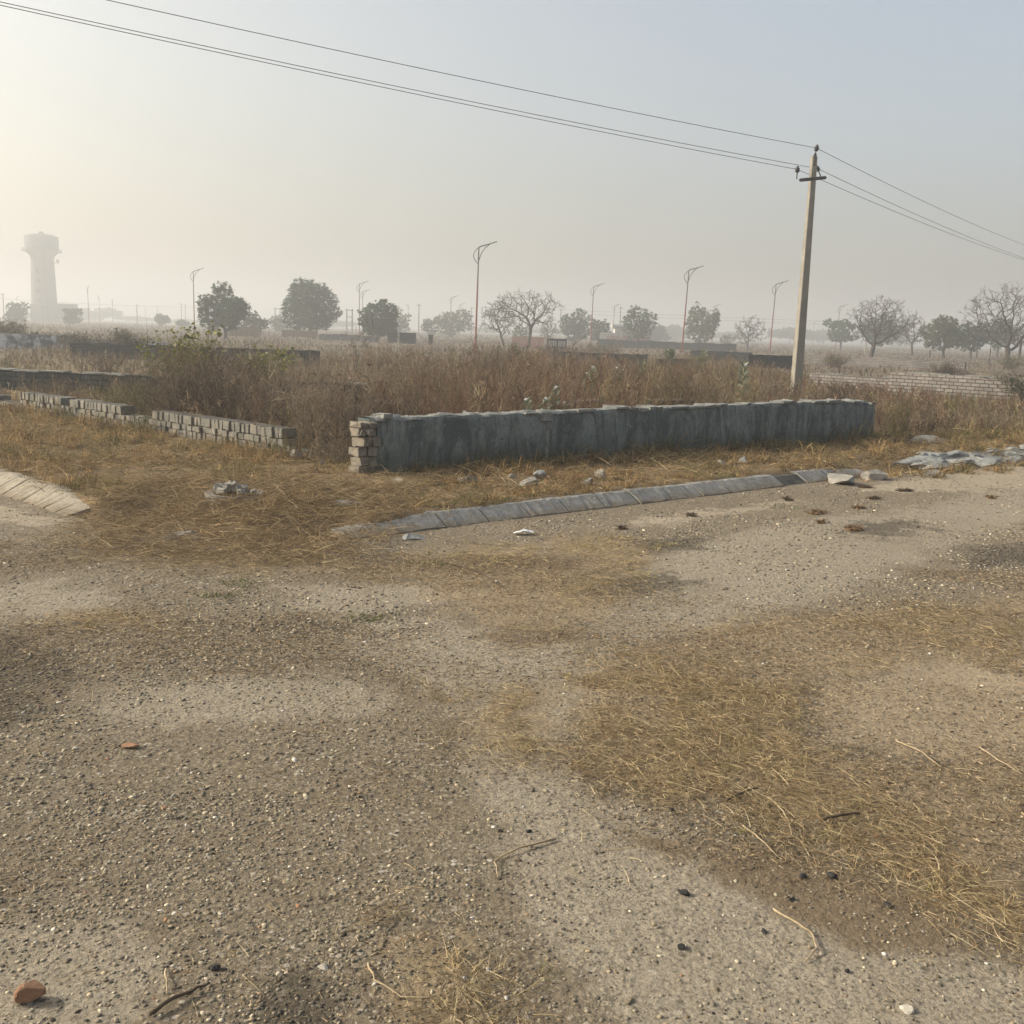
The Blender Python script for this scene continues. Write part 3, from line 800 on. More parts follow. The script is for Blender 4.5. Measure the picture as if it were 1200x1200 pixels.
while s_ < L-.15:
    ln = random.uniform(.07, .32); z = float(top_h(np.array(s_+ln/2)))
    if random.random() < (.75 if s_ > L*.42 else .40):
        mb.box((s_+ln/2, TH*.48+random.uniform(-.01, .01), z+random.uniform(.004, .020)), (ln*.97, TH*random.uniform(.93, 1.05), random.uniform(.02, .04)), random.uniform(-.05, .05), .009, random.uniform(-.05, .05), random.uniform(-.03, .03))
    s_ += ln+random.uniform(0, .04)
mb.build('broken_top_course', M['crust'], wall)
# brickwork showing at the broken left end
mb = MB(); zz = 0.0
for r_, (hh, off) in enumerate([(.10, .0), (.10, -.03), (.10, .0), (.10, -.05), (.085, .02), (.06, .09)]):
    xx = -.11+off*-1*.6+ (.03 if r_ % 2 else 0)+(.0 if r_ < 4 else .06)
    xx += random.uniform(-.03, .03)
    for q in range(2):
        mb.box((xx+.055+q*.105-.02, .115+random.uniform(-.02, .02), zz+hh/2), (random.uniform(.085, .10), .205, hh*random.uniform(.82, .97)), random.uniform(-.12, .12), .010, random.uniform(-.08, .08), random.uniform(-.06, .06), cham=.004)
    zz += hh
for q in range(14):
    mb.box((random.uniform(-.10, .05), random.uniform(.0, .2), random.uniform(.02, .5)), [random.uniform(.03, .09) for _ in range(3)], random.uniform(0, 3), .012, random.uniform(-.5, .5), 0)
mb.build('exposed_brickwork', M['brick_tan'], wall)
# pale repair seam
mb = MB(); sx = L*.262
for i in range(9):
    mb.box((sx+random.uniform(-.006, .006), -.004, .10+i*.046), (random.uniform(.03, .045), .012, .048), 0, .003)
mb.box((sx-.03, .0, .535), (.16, .018, .085), 0, .012)
mb.build('pale_repair_patch', M['crust'], wall)

def brick_course_wall(name, label, P, Q, z0, courses, gaps, mat, depth=.22):
    """wall of loose bricks from P to Q; courses = [(height, brick pitch)], gaps = {course: [(s0,s1)]} left out"""
    p0, u, nr, L = frame_at(P, Q); ang = math.atan2(u[1], u[0])
    w_ = empty(name, (p0[0], p0[1], z0), ang); tag(w_, label, 'wall')
    mb = MB(); core = MB(); z = 0
    for ci, (h, pitch) in enumerate(courses):
        s = random.uniform(0, .03)
        core_runs = []
        while s < L:
            pw = pitch*random.uniform(.9, 1.1); c = s+pw/2
            hole = any(a < c < b for a, b in gaps.get(ci, []))
            if not hole and not (random.random() < .035 and ci > 0):
                mb.box((c, depth/2+random.uniform(-.022, .014), z+h/2+random.uniform(-.004, .004)), (pw*random.uniform(.80, .93), depth*random.uniform(.93, 1.03), h*random.uniform(.86, .95)), random.uniform(-.04, .04), .005, random.uniform(-.03, .03), random.uniform(-.05, .05), min(.005, h*.06))
                core_runs.append(c)
            s += pw
        if core_runs:
            # mortar bed behind, in runs
            a = core_runs[0]; prev = a
            for c in core_runs[1:]+[1e9]:
                if c-prev > pitch*2.2:
                    core.box(((a+prev)/2, depth/2+.012, z+h/2), (max(prev-a, .05), depth*.82, h*.97)); a = c
                prev = c
        z += h
    core.build('mortar', M['mortar'], w_); mb.build('brickwork', mat, w_)
    return w_
P = G(24, 482, .10); Q = G(338, 535, .10)
LW = np.linalg.norm(Q[:2]-P[:2])
brick_course_wall('brick_wall', 'low wall of loose upright grey bricks on the left verge', P, Q, .02,
    [(.085, .105), (.105, .078), (.075, .11), (.115, .080)], {3: [(LW*.205, LW*.232), (LW*.455, LW*.575), (LW*.985, 99)], 2: [(LW*.995, 99)]}, M['brick_grey'])
d_ = (P-Q)/LW
brick_course_wall('brick_wall', 'stub of grey brick wall at the left picture edge with slab on it', P+d_*2.6, P+d_*.10, .02,
    [(.085, .105), (.105, .08), (.075, .11)], {2: [(1.9, 99)]}, M['brick_grey'])
# tumbled bricks at the right end of the low wall
for k, (a, b, rz) in enumerate([(352, 528, .4), (362, 534, 1.2), (347, 538, 2.0)]):
    g = G(a, b, .12); o = MB().box((0, 0, 0), (.20, .10, .07), 0, .006, cham=.009).build('loose_brick', M['brick_grey'], loc=(g[0], g[1], .13+.02*k)); o.rotation_euler = (.2*k, .15, rz)
    tag(o, ['fallen grey brick nearest the end of the low brick wall', 'fallen grey brick lying furthest right of the low brick wall', 'half buried grey brick in grass below the low wall end'][k], 'brick', 'loose bricks at the wall end')

def uv_wall(name, label, P, Q, h, mat, th=.23, z0=0.0, rag=.04, cap=True, step=None):
    """straight far wall with a ragged top; UV in metres for the brick pattern"""
    p0, u, nr, L = frame_at(P, Q); ang = math.atan2(u[1], u[0])
    w_ = empty(name, (p0[0], p0[1], z0), ang); tag(w_, label, 'wall')
    n = max(int(L/.24), 6); ss = np.linspace(0, L, n)
    hh = h+np.round((vnoise(ss, ss*0, 1.6, len(label))-.5)*rag*2/.05)*.05+.01*rs.normal(size=n)
    if step: hh = hh+np.interp(ss, [a for a, _ in step], [b for _, b in step])
    V = []; Fc = []
    for i in range(n):
        V += [(ss[i], 0, -.1), (ss[i], 0, hh[i]), (ss[i], th, hh[i]), (ss[i], th, -.1)]
    for i in range(n-1):
        a = 4*i
        for k in range(3): Fc.append((a+k, a+4+k, a+5+k, a+1+k))
    Fc.append((0, 1, 2, 3)); Fc.append((4*n-1, 4*n-2, 4*n-3, 4*n-4))
    o = npmesh('brickwork', V, Fc, mat, w_)
    uv = o.data.uv_layers.new(name='UVMap')
    for lp in o.data.loops:
        v = o.data.vertices[lp.vertex_index].co; uv.data[lp.index].uv = (v.x, v.z+v.y)
    if cap:
        mb = MB(); s = .05
        while s < L-.1:
            ln = random.uniform(.25, .8)
            if random.random() < .7:
                z = float(np.interp(s+ln/2, ss, hh)); mb.box((s+ln/2, th/2, z+.012), (ln*.97, th*1.08, .03), 0, .006, cham=.005)
            s += ln
        if mb.V: mb.build('coping', M['crust'], w_)
    return w_
AT = lambda px, d: at(px, d, .1)
uv_wall('brick_wall', 'dark low block wall with pale top behind the left brick wall', AT(-60, 20.5), AT(225, 19.3), .49, M['bf_dark'], rag=.02)
uv_wall('brick_wall', 'short dark block wall half hidden by bare twigs left of the plastered wall', AT(300, 19.5), AT(425, 19.0), .50, M['bf_dark'], rag=.03)
uv_wall('brick_wall', 'dark grey wall crossing behind the leafy shrub', AT(82, 38), AT(372, 36), .66, M['bf_dark'], rag=.02, cap=False)
uv_wall('plastered_wall', 'long whitewashed wall peeling in patches at far left', AT(-60, 45), AT(90, 47), .74, M['whitewash'], rag=.02)
uv_wall('plastered_wall', 'short whitewashed wall panel left of the round dark bush', AT(92, 46), AT(134, 46.5), .66, M['whitewash'], rag=.02, cap=False)
uv_wall('plastered_wall', 'short whitewashed wall panel right of the round dark bush', AT(157, 46.8), AT(195, 47), .62, M['whitewash'], rag=.02, cap=False)
uv_wall('brick_wall', 'pale brick wall with broken left end behind the utility pole', AT(1040, 29.5), AT(1260, 25.6), .74, M['bf_pink'], rag=.04)
uv_wall('brick_wall', 'low brick wall just right of the utility pole running into weeds', AT(948, 34), AT(1045, 31.5), .50, M['bf_pink'], rag=.04)
uv_wall('brick_wall', 'long ragged rubble wall under the bare trees at right', AT(945, 64), AT(1130, 58), .66, M['bf_pink'], rag=.08)
uv_wall('brick_wall', 'dark block wall left of the utility pole', AT(876, 52), AT(935, 52), .78, M['bf_dark'], rag=.02, cap=False)
uv_wall('brick_wall', 'thin grey wall between two lamp posts left of the pole', AT(808, 66), AT(880, 64), .72, M['bf_dark'], rag=.02, cap=False)
uv_wall('brick_wall', 'dark block wall in front of the red lettered building', AT(655, 52), AT(758, 51), .62, M['bf_dark'], rag=.02, cap=False)
uv_wall('brick_wall', 'small dark wall stub among the weeds right of centre', AT(768, 49), AT(812, 49), .45, M['bf_dark'], rag=.05, cap=False)
uv_wall('brick_wall', 'long grey compound wall below the tall red lamp post', AT(700, 120), AT(862, 112), .95, M['bf_dark'], rag=.03, cap=False)
uv_wall('brick_wall', 'tan brick wall under the spreading dark tree', AT(268, 112), AT(305, 113), 1.15, M['bf_tan'], rag=.03, cap=False)
uv_wall('brick_wall', 'tan brick wall below the round crowned tree', AT(330, 120), AT(372, 120), .95, M['bf_tan'], rag=.12, cap=False)
uv_wall('brick_wall', 'low dark wall left of the small round tree', AT(374, 105), AT(440, 100), .70, M['bf_dark'], rag=.08, cap=False)
uv_wall('brick_wall', 'broken brick wall almost sunk in the weeds behind the plastered wall', AT(655, 15.8), AT(690, 16.4), .46, M['bf_pink'], rag=.04)
uv_wall('brick_wall', 'ruined brick wall stub sunk in weeds behind the middle of the plastered wall', AT(762, 18.4), AT(812, 19.0), .40, M['bf_dark'], rag=.05)

# small buildings ---------------------------------------------------
def hut(px0, px1, d, h, mat, label, name='small_building', cat='building', roof=True, door=True, depth=3.0):
    a = AT(px0, d); b = AT(px1, d); wdt = b[0]-a[0]
    o = empty(name, ((a[0]+b[0])/2, d, .08)); tag(o, label, cat)
    MB().box((0, depth/2, h/2), (wdt, depth, h)).build('wall', mat, o)
    if roof: MB().box((0, depth/2, h+.07), (wdt+.5, depth+.6, .14)).build('roof', M['roof'], o)
    if door:
        MB().box((wdt*.2, -.01, h*.4), (min(.9, wdt*.25), .05, h*.8)).build('door', M['iron'], o)
    return o
hut(244, 254, 118, 1.55, M['bf_tan'], 'tiny tan brick hut beside the spreading tree trunk', depth=1.2, door=False, roof=False)
hut(454, 464, 100, 1.0, M['bf_dark'], 'squat grey brick box under the small round tree', depth=1.0, door=False, roof=False)
hut(468, 486, 96, 1.05, M['bf_dark'], 'wider grey brick box right of the small round tree', depth=1.2, door=False, roof=False)
hut(502, 507, 100, .9, M['bf_dark'], 'narrow grey brick pillar box near the tall lamp post', depth=.6, door=False, roof=False)
hb = hut(720, 762, 175, 2.6, M['pale_paint'], 'pale flat roofed building with grey roof behind a lettered wall')
MB().box((-2.2, 1.5, 2.9), (2.6, 2.6, .5)).build('parapet', M['pale_paint'], hb)
# painted walls
def painted_wall(px0, px1, d, h, mat, label, letters):
    a = AT(px0, d); b = AT(px1, d); wdt = b[0]-a[0]
    o = empty('painted_wall', ((a[0]+b[0])/2, d, .05)); tag(o, label, 'wall')
    MB().box((0, .12, h/2), (wdt, .24, h)).build('panel', mat, o)
    if letters:
        mb = MB(); lm, n, x0, x1, hh = letters
        st = (x1-x0)/n*wdt
        for i in range(n):
            cx = (x0-.5)*wdt+st*(i+.5); z = h*.52; b_ = st*.62; t_ = .09*hh
            k = (i*7+3) % 5
            mb.box((cx-b_/2+t_/2, -.012, z), (t_, .02, hh))
            if k != 1: mb.box((cx+b_/2-t_/2, -.012, z), (t_, .02, hh))
            if k in (0, 2, 4): mb.box((cx, -.014, z+hh/2-t_/2), (b_-2*t_, .016, t_))
            if k in (1, 2, 3): mb.box((cx, -.014, z), (b_-2*t_, .016, t_))
            if k in (1, 4): mb.box((cx, -.014, z-hh/2+t_/2), (b_-2*t_, .016, t_))
        mb.build('lettering', lm, o)
    return o
painted_wall(600, 637, 98, 1.05, M['pink_paint'], 'faded pink painted wall behind the bare umbrella shaped tree', None)
painted_wall(641, 664, 97, .95, M['bf_dark'], 'dark wall with a line of white lettering right of the bare tree', (M['pale_paint'], 9, .05, .95, .55))
painted_wall(703, 763, 150, 1.75, M['pale_paint'], 'long pale wall with red lettering before the flat roofed building', (M['red_paint'], 14, .12, .97, .7))

# ------------------------------------------------------------------ kerbs
def kerb_run(name, label, pts, h, run, mat, pitch=.46, miss=(), taper=(True, True)):
    pts = np.array([p[:2] for p in pts]); seg = np.linalg.norm(np.diff(pts, axis=0), axis=1); cum = np.r_[0, np.cumsum(seg)]
    o = empty(name, (pts[0][0], pts[0][1], 0)); tag(o, label, 'kerb')
    n = int(cum[-1]/pitch)
    for i in range(n):
        if i in miss: continue
        ln = pitch*random.uniform(.965, 1.0)
        s0 = i*pitch+.006; s1 = s0+ln-.008
        Q = [np.array([np.interp(s, cum, pts[:, 0]), np.interp(s, cum, pts[:, 1])]) for s in (s0, s1)]
        uu = Q[1]-Q[0]; uu /= np.linalg.norm(uu); nn = np.array([-uu[1], uu[0]])
        dz = random.uniform(-.004, .005); tip = random.uniform(-.006, .006)
        prof = [(0, -.06), (0, .008), (.006, .014), (run*.97, h-.004), (run+.012, h), (run+.09, h-.003), (run+.09, -.06)]
        V = []; m = 7; ns = 9
        tp = lambda s: (min(1.0, .35+.65*max(s, 0)/.9) if taper[0] else 1.0)*(min(1.0, .35+.65*max(cum[-1]-s, 0)/.9) if taper[1] else 1.0)
        for k in range(ns+1):
            c = Q[0]+(Q[1]-Q[0])*k/ns
            e = 0
            for a, z in prof:
                q = c+nn*(a+random.uniform(-.006, .006)); V.append((q[0]-pts[0][0], q[1]-pts[0][1], z*tp(s0+(s1-s0)*k/ns)+dz+tip*(k/ns-.5)-e+random.uniform(-.003, .003)))
        Fc = []
        for k in range(ns):
            for j in range(m-1):
                Fc.append((k*m+j, (k+1)*m+j, (k+1)*m+j+1, k*m+j+1))
        Fc.append(tuple(range(m))); Fc.append(tuple(ns*m+j for j in range(m))[::-1])
        npmesh('kerb_stone', V, Fc, mat, o)
    # mortar bed under the stones, a little lower than their faces, shows in the joints
    V = []; m = 5; sb_ = np.linspace(.55, cum[-1]-(.6 if taper[1] else 1.75), 9)
    pts_ = np.stack([np.interp(sb_, cum, pts[:, 0]), np.interp(sb_, cum, pts[:, 1])], 1)
    for p_, uu, tt_ in zip(pts_, list(np.diff(pts_, axis=0))+[pts_[-1]-pts_[-2]], [.6, .9]+[.97]*5+[.9, .6]):
        uu = uu/np.linalg.norm(uu); nn = np.array([-uu[1], uu[0]])
        for a, z in ((.006, -.06), (.006, .0), (run-.01, h-.014), (run+.07, h-.013), (run+.07, -.06)):
            q = p_+nn*a; V.append((q[0]-pts[0][0], q[1]-pts[0][1], z*tt_ if z > 0 else z))
    npmesh('joint_mortar', V, [(k*m+j, (k+1)*m+j, (k+1)*m+j+1, k*m+j+1) for k in range(len(pts_)-1) for j in range(m-1)], M['mortar'], o)
    return o
kp = [G(*p) for p in ((408, 633), (500, 622), (600, 609), (700, 597), (800, 585), (900, 573), (960, 565), (1032, 557))]
kerb_run('kerb', 'long sloping concrete kerb along the plastered wall verge', kp, .105, .17, M['kerb'], .45, miss=(12,), taper=(True, True))
kp2 = [G(-190, 520), G(-60, 560), G(15, 585), G(55, 598), G(88, 609)]
kerb_run('kerb', 'short pale sloping kerb at the left road edge', kp2, .125, .22, M['kerb_warm'], .215)

def lump(name, label, cat, p, size, mat, seed, group=None, rz=0., sub=3, rough=.25, parent=None, squash=True):
    r_ = np.random.RandomState(seed)
    import bmesh
    bm = bmesh.new(); bmesh.ops.create_icosphere(bm, subdivisions=sub, radius=1)
    V = np.array([v.co[:] for v in bm.verts]); Fc = [tuple(v.index for v in f.verts) for f in bm.faces]; bm.free()
    # cut by random planes for a broken look, then roughen
    for _ in range(12):
        n = r_.normal(size=3); n /= np.linalg.norm(n); c = r_.uniform(.42, .80)
        dd = V@n; k = dd > c; V[k] -= np.outer(dd[k]-c, n)
    V *= (1+rough*.6*(fbm(V[:, 0]*2+5+V[:, 2], V[:, 1]*2+V[:, 2]*1.7+9, .7, seed)-.5)[:, None])
    V *= (1+rough*.5*(fbm(V[:, 0]*2+15-V[:, 2], V[:, 1]*2-V[:, 2]*1.3+9, .22, seed+3)-.5)[:, None])
    V = V*np.array(size)/2/.72
    o = npmesh(name, V, Fc, mat, parent, loc=tuple(p)); o.rotation_euler = (r_.uniform(-.15, .15), r_.uniform(-.15, .15), rz)
    return tag(o, label, cat, group)

# rough broken road edge at right
pts = [G(1085, 551), G(1125, 547), G(1200, 540), G(1290, 531)]
bk = empty('broken_kerb', (pts[0][0], pts[0][1], 0)); tag(bk, 'rough blue grey broken concrete road edge at far right', 'kerb')
cum = np.r_[0, np.cumsum([np.linalg.norm(b_-a_) for a_, b_ in zip(pts[:-1], pts[1:])])]
P2 = np.array(pts); rb_ = np.random.RandomState(77); k = 0
for s_ in np.arange(.05, cum[-1], .17):
    for row in range(3):
        if rb_.uniform() < .12: continue
        c = np.array([np.interp(s_+rb_.normal(0, .05), cum, P2[:, i]) for i in (0, 1)])-P2[0, :2]
        off = np.array([-.6, .8])*(.02+.17*row+rb_.normal(0, .03))
        sz = (rb_.uniform(.22, .42), rb_.uniform(.16, .30), rb_.uniform(.07, .13))
        o = lump('concrete_chunk', None, None, (c[0]+off[0], c[1]+off[1], .02+.028*row+rb_.normal(0, .008)), sz, M['rock_blue'], 300+k, rz=rb_.uniform(0, 3), parent=bk, rough=.35); k += 1
g = G(1097, 518, .11)
lump('concrete_slab', 'flat pale concrete slab in dry grass right of the plastered wall', 'slab', (g[0], g[1], .115), (.85, .5, .10), M['kerb'], 4, rz=.3, rough=.15)
g = G(1210, 506, .11)
lump('stone_block', 'pale masonry block at the right picture edge before the weeds', 'stone', (g[0], g[1], .17), (.42, .3, .26), M['rubble'], 12, rz=.2)
g = G(1115, 552, .02)
rk = [(1093, 549, .16, 'whitish rock at the near end of the broken concrete edge', .10), (548, 567, .20, 'flat pale stone left of the pair below the plastered wall', .07), (619, 571, .17, 'largest pale stone in grass below the plastered wall', .12),
      (635, 563, .13, 'grey stone just right of the largest pale stone', .10), (599, 562, .11, 'small grey stone between two paler ones under the wall', .06), (467, 566, .13, 'flat bluish stone near the left foot of the plastered wall', .05),
      (688, 569, .13, 'round grey stone halfway between kerb and wall', .09), (702, 562, .14, 'brownish stone leaning in grass below the wall middle', .12), (845, 548, .10, 'small tan stone under the right half of the wall', .09),
      (871, 545, .11, 'upright grey stone under the right half of the wall', .12), (983, 556, .42, 'broken kerb chunk half buried past the kerb end', .14), (1022, 552, .30, 'tilted pale kerb fragment beside the dry grass tuft', .16),
      (378, 545, .07, 'tiny white stone in the gap between the two walls', .07), (238, 589, .10, 'small grey rubble piece left of the broken ring', .06), (1004, 520, .06, 'tiny pale pebble beyond the wall end', .06)]
for i, (a, b, s_, lab, h_) in enumerate(rk):
    g = G(a, b, .1 if b < 562 or a < 720 else .06); z = float(ztop(g[0], g[1]))
    lump('rock', lab, 'rock', (g[0], g[1], z+h_*.18), (s_, s_*.75, h_), M['rubble'] if i % 3 else M['rock_blue'], 30+i, 'stones on the verge', rz=i*1.1)
for a, b, s_, lab in [(212, 618, (.36, .20, .10), 'grey flat stone slab at the grassy road corner'), (405, 597, (.22, .12, .05), 'small flat slab in grass above the kerb start'), (482, 622, (.18, .1, .06), 'concrete chip lying at the kerb beginning'), (170, 617, (.12, .10, .07), 'small pale rubble block near the left kerb end')]:
    g = G(a, b, .06); z = float(ztop(g[0], g[1]))
    lump('stone_slab', lab, 'stone', (g[0], g[1], z+s_[2]*.15), s_, M['rock_blue'], int(a), rz=.2)
# broken concrete ring
g = G(275, 586, .10); z = float(zg(g[0], g[1]))
o = empty('concrete_ring', (g[0], g[1], z-.07)); tag(o, 'broken concrete drain ring full of rubble in the grass', 'drain ring')
mb = MB(); n = 40; V = []; Fc = []
for i in range(n):
    t = 2*math.pi*i/n; hh = .13+.05*float(fbm(math.cos(t)+3, math.sin(t)+3, .5, 8))-.03
    for r_, zz in ((.23, -.05), (.235, hh), (.18, hh-.005), (.175, -.05)): V.append((r_*math.cos(t)*1.02, r_*math.sin(t), zz))
for i in range(n):
    for k in range(3):
        a = 4*i+k; b = 4*((i+1) % n)+k; Fc.append((a, b, b+1, a+1))
mb.add(V, Fc); mb.build('ring', M['rubble'], o)
mb = MB()
for i in range(26):
    t = random.uniform(0, 6.28); r_ = random.uniform(0, .20)
    mb.box((r_*math.cos(t), r_*math.sin(t), .12+.06*random.random()), (random.uniform(.04, .10), random.uniform(.03, .07), random.uniform(.02, .05)), random.uniform(0, 3), .012, random.uniform(-.4, .4), 0, .006)
mb.build('rubble_fill', M['rubble'], o)

# bits on the road ---------------------------------------------------
def on_road(px, py): g = G(px, py); return g[0], g[1], float(zroad(g[0], g[1]))
x_, y_, z_ = on_road(38, 1172)
lump('brick_chunk', 'orange broken brick chunk on the gravel at bottom left', 'brick', (x_, y_, z_+.016), (.056, .044, .048), M['redbrick'], 5, rz=.5, rough=.08)
x_, y_, z_ = on_road(154, 877)
lump('brick_chunk', 'flat orange brick flake on the gravel at middle left', 'brick', (x_, y_, z_+.008), (.055, .03, .014), M['redbrick'], 9)
cl = [(802, 1049, .026, 'single black tar lump on pale dust at bottom centre right'), (799, 1112, .024, 'roundest black tar lump nearest the bottom edge'), (586, 975, .014, 'tiny black tar crumb beside the bent twig'), (620, 976, .015, 'black tar crumb just right of the bent twig tip'),
      (940, 1029, .022, 'black tar lump at the edge of the brown soil patch'), (1040, 1062, .022, 'black tar lump under the straw mat at right'), (928, 1056, .018, 'small black lump among crumbs on brown soil'), (252, 1138, .022, 'black stone beside the dead root at bottom left'), (895, 1093, .016, 'black crumb left of the bent straw'), (992, 1140, .014, 'black crumb right of the bent straw'), (786, 950, .02, 'dark clod under the straw mat left edge'), (975, 1027, .028, 'largest grey black stone in the brown soil patch')]
for i, (a, b, r_, lab) in enumerate(cl):
    x_, y_, z_ = on_road(a, b); lump('tar_lump', lab, 'tar lump', (x_, y_, z_+r_*.15), (r_*1.1, r_*.9, r_*.75), M['coal'], 60+i, 'black tar lumps on the road', rz=i, sub=2)
wt_ = [(380, 1135, .026, 'cream pebble near the bottom edge left of centre'), (738, 1176, .022, 'oval white pebble at the bottom edge'), (1062, 1186, .034, 'flat cream pebble at bottom right'), (431, 928, .016, 'bright white pebble above the brown gravel'), (35, 985, .020, 'white pebble near the left picture edge'), (513, 1056, .018, 'white pebble left of the pale dust lane'), (573, 1137, .016, 'white pebble right of the straw tuft at bottom')]
for i, (a, b, r_, lab) in enumerate(wt_):
    x_, y_, z_ = on_road(a, b); lump('pebble', lab, 'pebble', (x_, y_, z_+r_*.1), (r_*1.0, r_*.75, r_*.5), M['pebble'] if i % 2 == 0 else M['kerb_warm'], 90+i, 'pale pebbles on the road', rz=i*.8, sub=2)
dg = [(1013, 572, .26, 'dark brown clod nearest the broken kerb fragment'), (1060, 576, .30, 'long brown dry clod right of the darkest one'), (1024, 585, .24, 'flat ochre clod below the darkest one'), (1006, 596, .28, 'thin ochre clod on pale dust'), (958, 602, .40, 'ochre leaf heap on the pale lane nearest the kerb'), (962, 613, .2, 'small ochre scrap below the leaf heap'), (1000, 621, .5, 'wide ochre leaf heap before the tar crumbs'), (1161, 584, .3, 'ochre clod at the right road edge'), (923, 586, .22, 'dark clod just off the kerb end'), (728, 620, .16, 'dark clod on the road below the kerb middle'), (810, 605, .18, 'brown clod on the pale dust strip by the kerb')]
for i, (a, b, s_, lab) in enumerate(dg):
    x_, y_, z_ = on_road(a, b); s_ *= .6; n = int(150*s_/.25); keep = rs; rs = np.random.RandomState(700+i)
    ux = np.clip(rs.normal(0, s_*.26, n), -s_*.42, s_*.42); uy = np.clip(rs.normal(0, s_*.12, n), -s_*.2, s_*.2); r_ = rs.uniform(.005, .014, n)*(1.25 if 'dark' in lab else 1)
    base_c = [(.06,.04,.025),(.09,.06,.035),(.045,.032,.022)] if ('dark' in lab or 'brown' in lab) else [(.17,.105,.055),(.13,.08,.045),(.21,.14,.075),(.09,.06,.035)]
    P1 = stones(ux, uy, .008*np.exp(-(ux/(s_*.3))**2-(uy/(s_*.14))**2), r_, pick(base_c, n), (.3, .7))
    V_, F_, own = blades(np.stack([ux+rs.normal(0, .004, n), uy+rs.normal(0, .004, n), rs.uniform(.004, .02, n)], 1), dirs(n, 60, 100), rs.uniform(.02, .06, n), rs.uniform(.004, .012, n), np.zeros((n, 3)), 1)
    F2_ = np.concatenate([F_[:, [0, 1, 2]], F_[:, [0, 2, 3]]])
    V_, F_, C_ = join([P1, (V_, F2_, pick(base_c, n)[own])])
    o = npmesh('dry_clod', V_, F_, M['stone'], col=C_, loc=(x_, y_, z_)); o.rotation_euler = (0, 0, .2*i); rs = keep
    tag(o, lab, 'clod', 'brown dry clods on the road')
# white scrap
x_, y_, z_ = on_road(614, 627)
n = 18; V = []
for j in range(7):
    for i in range(n):
        u_, v_ = i/(n-1)-.5, j/6-.5
        V.append((u_*.17+.02*v_, v_*.075*(1-.5*abs(u_))+.02*u_, .008+.035*float(fbm(u_*3+4, v_*3+4, .55, 88))*(1-1.6*abs(u_))))
o = npmesh('paper_scrap', V, grid_faces(n, 7), M['paper'], loc=(x_, y_, z_+.005)); o.rotation_euler = (0, 0, .25)
so = o.modifiers.new('thickness', 'SOLIDIFY'); so.thickness = .002
tag(o, 'crumpled white paper scrap on the road below the kerb', 'paper')

# twigs ---------------------------------------------------------------
def twig(label, pts, r, mat, lift=.006, name='twig'):
    W = []
    for k, p in enumerate(pts):
        x_, y_, z_ = on_road(*p); W.append(Vector((x_, y_, z_+lift+.006*(k % 2))))
    # subdivide with jitter
    Q = []
    for a, b in zip(W[:-1], W[1:]):
        for t in (0, .33, .66): Q.append(a.lerp(b, t)+Vector((random.uniform(-1, 1), random.uniform(-1, 1), random.uniform(0, .5)))*r*.9)
    Q.append(W[-1]); base = Q[0].copy()
    rad = [r*(1-.5*i/len(Q)) for i in range(len(Q))]
    o = MB().tube([q-base for q in Q], rad, 6).build(name, mat, loc=base, smooth=True)
    return tag(o, label, 'twig')
M['twig'] = mottled('dry_twig', (.25, .19, .11), (.40, .32, .21), 30, .9, .3, .002)
M['twig_dark'] = mottled('dark_twig', (.06, .045, .03), (.12, .09, .06), 30, .9, .3, .002)
twig('bent pale twig lying on the grey dust at bottom centre', [(651, 986), (607, 999), (585, 1007), (580, 1016), (584, 1031)], .0035, M['twig'])
twig('kinked pale stalk below the brown soil patch', [(907, 1070), (935, 1088), (952, 1098), (957, 1117), (943, 1130)], .0036, M['twig'])
twig('straight pale stalk in front of the straw mat', [(870, 970), (890, 987), (912, 1006)], .0032, M['twig'])
twig('long curved pale stalk looping in front of the straw mat', [(900, 937), (918, 955), (925, 967), (927, 983), (910, 998)], .0028, M['twig'])
twig('short dark stick pushed into the straw mat', [(963, 967), (985, 964), (1007, 960)], .006, M['twig_dark'], .02)
twig('thin dark stick lying left of the straw mat', [(850, 942), (870, 934), (888, 927)], .005, M['twig_dark'], .01)
twig('dark dead root at the bottom left edge', [(176, 1197), (200, 1180), (222, 1168), (246, 1160)], .006, M['twig_dark'], .01, 'dead_root')
twig('thin root curving over gravel at bottom left', [(430, 1133), (440, 1155), (470, 1172), (500, 1176), (525, 1166)], .0026, M['twig'])
twig('thin pale stalk standing in the bottom left gravel', [(194, 1140), (196, 1155), (195, 1170)], .0028, M['twig'])
twig('long thin stalk across the bare soil at right', [(1050, 870), (1080, 885), (1104, 902)], .003, M['twig'])
twig('thin stalk at the right picture edge on bare soil', [(1147, 878), (1170, 895), (1198, 910)], .003, M['twig'])
twig('fine long twig on gravel before the kerb', [(520, 660), (560, 672), (590, 690)], .004, M['twig_dark'])

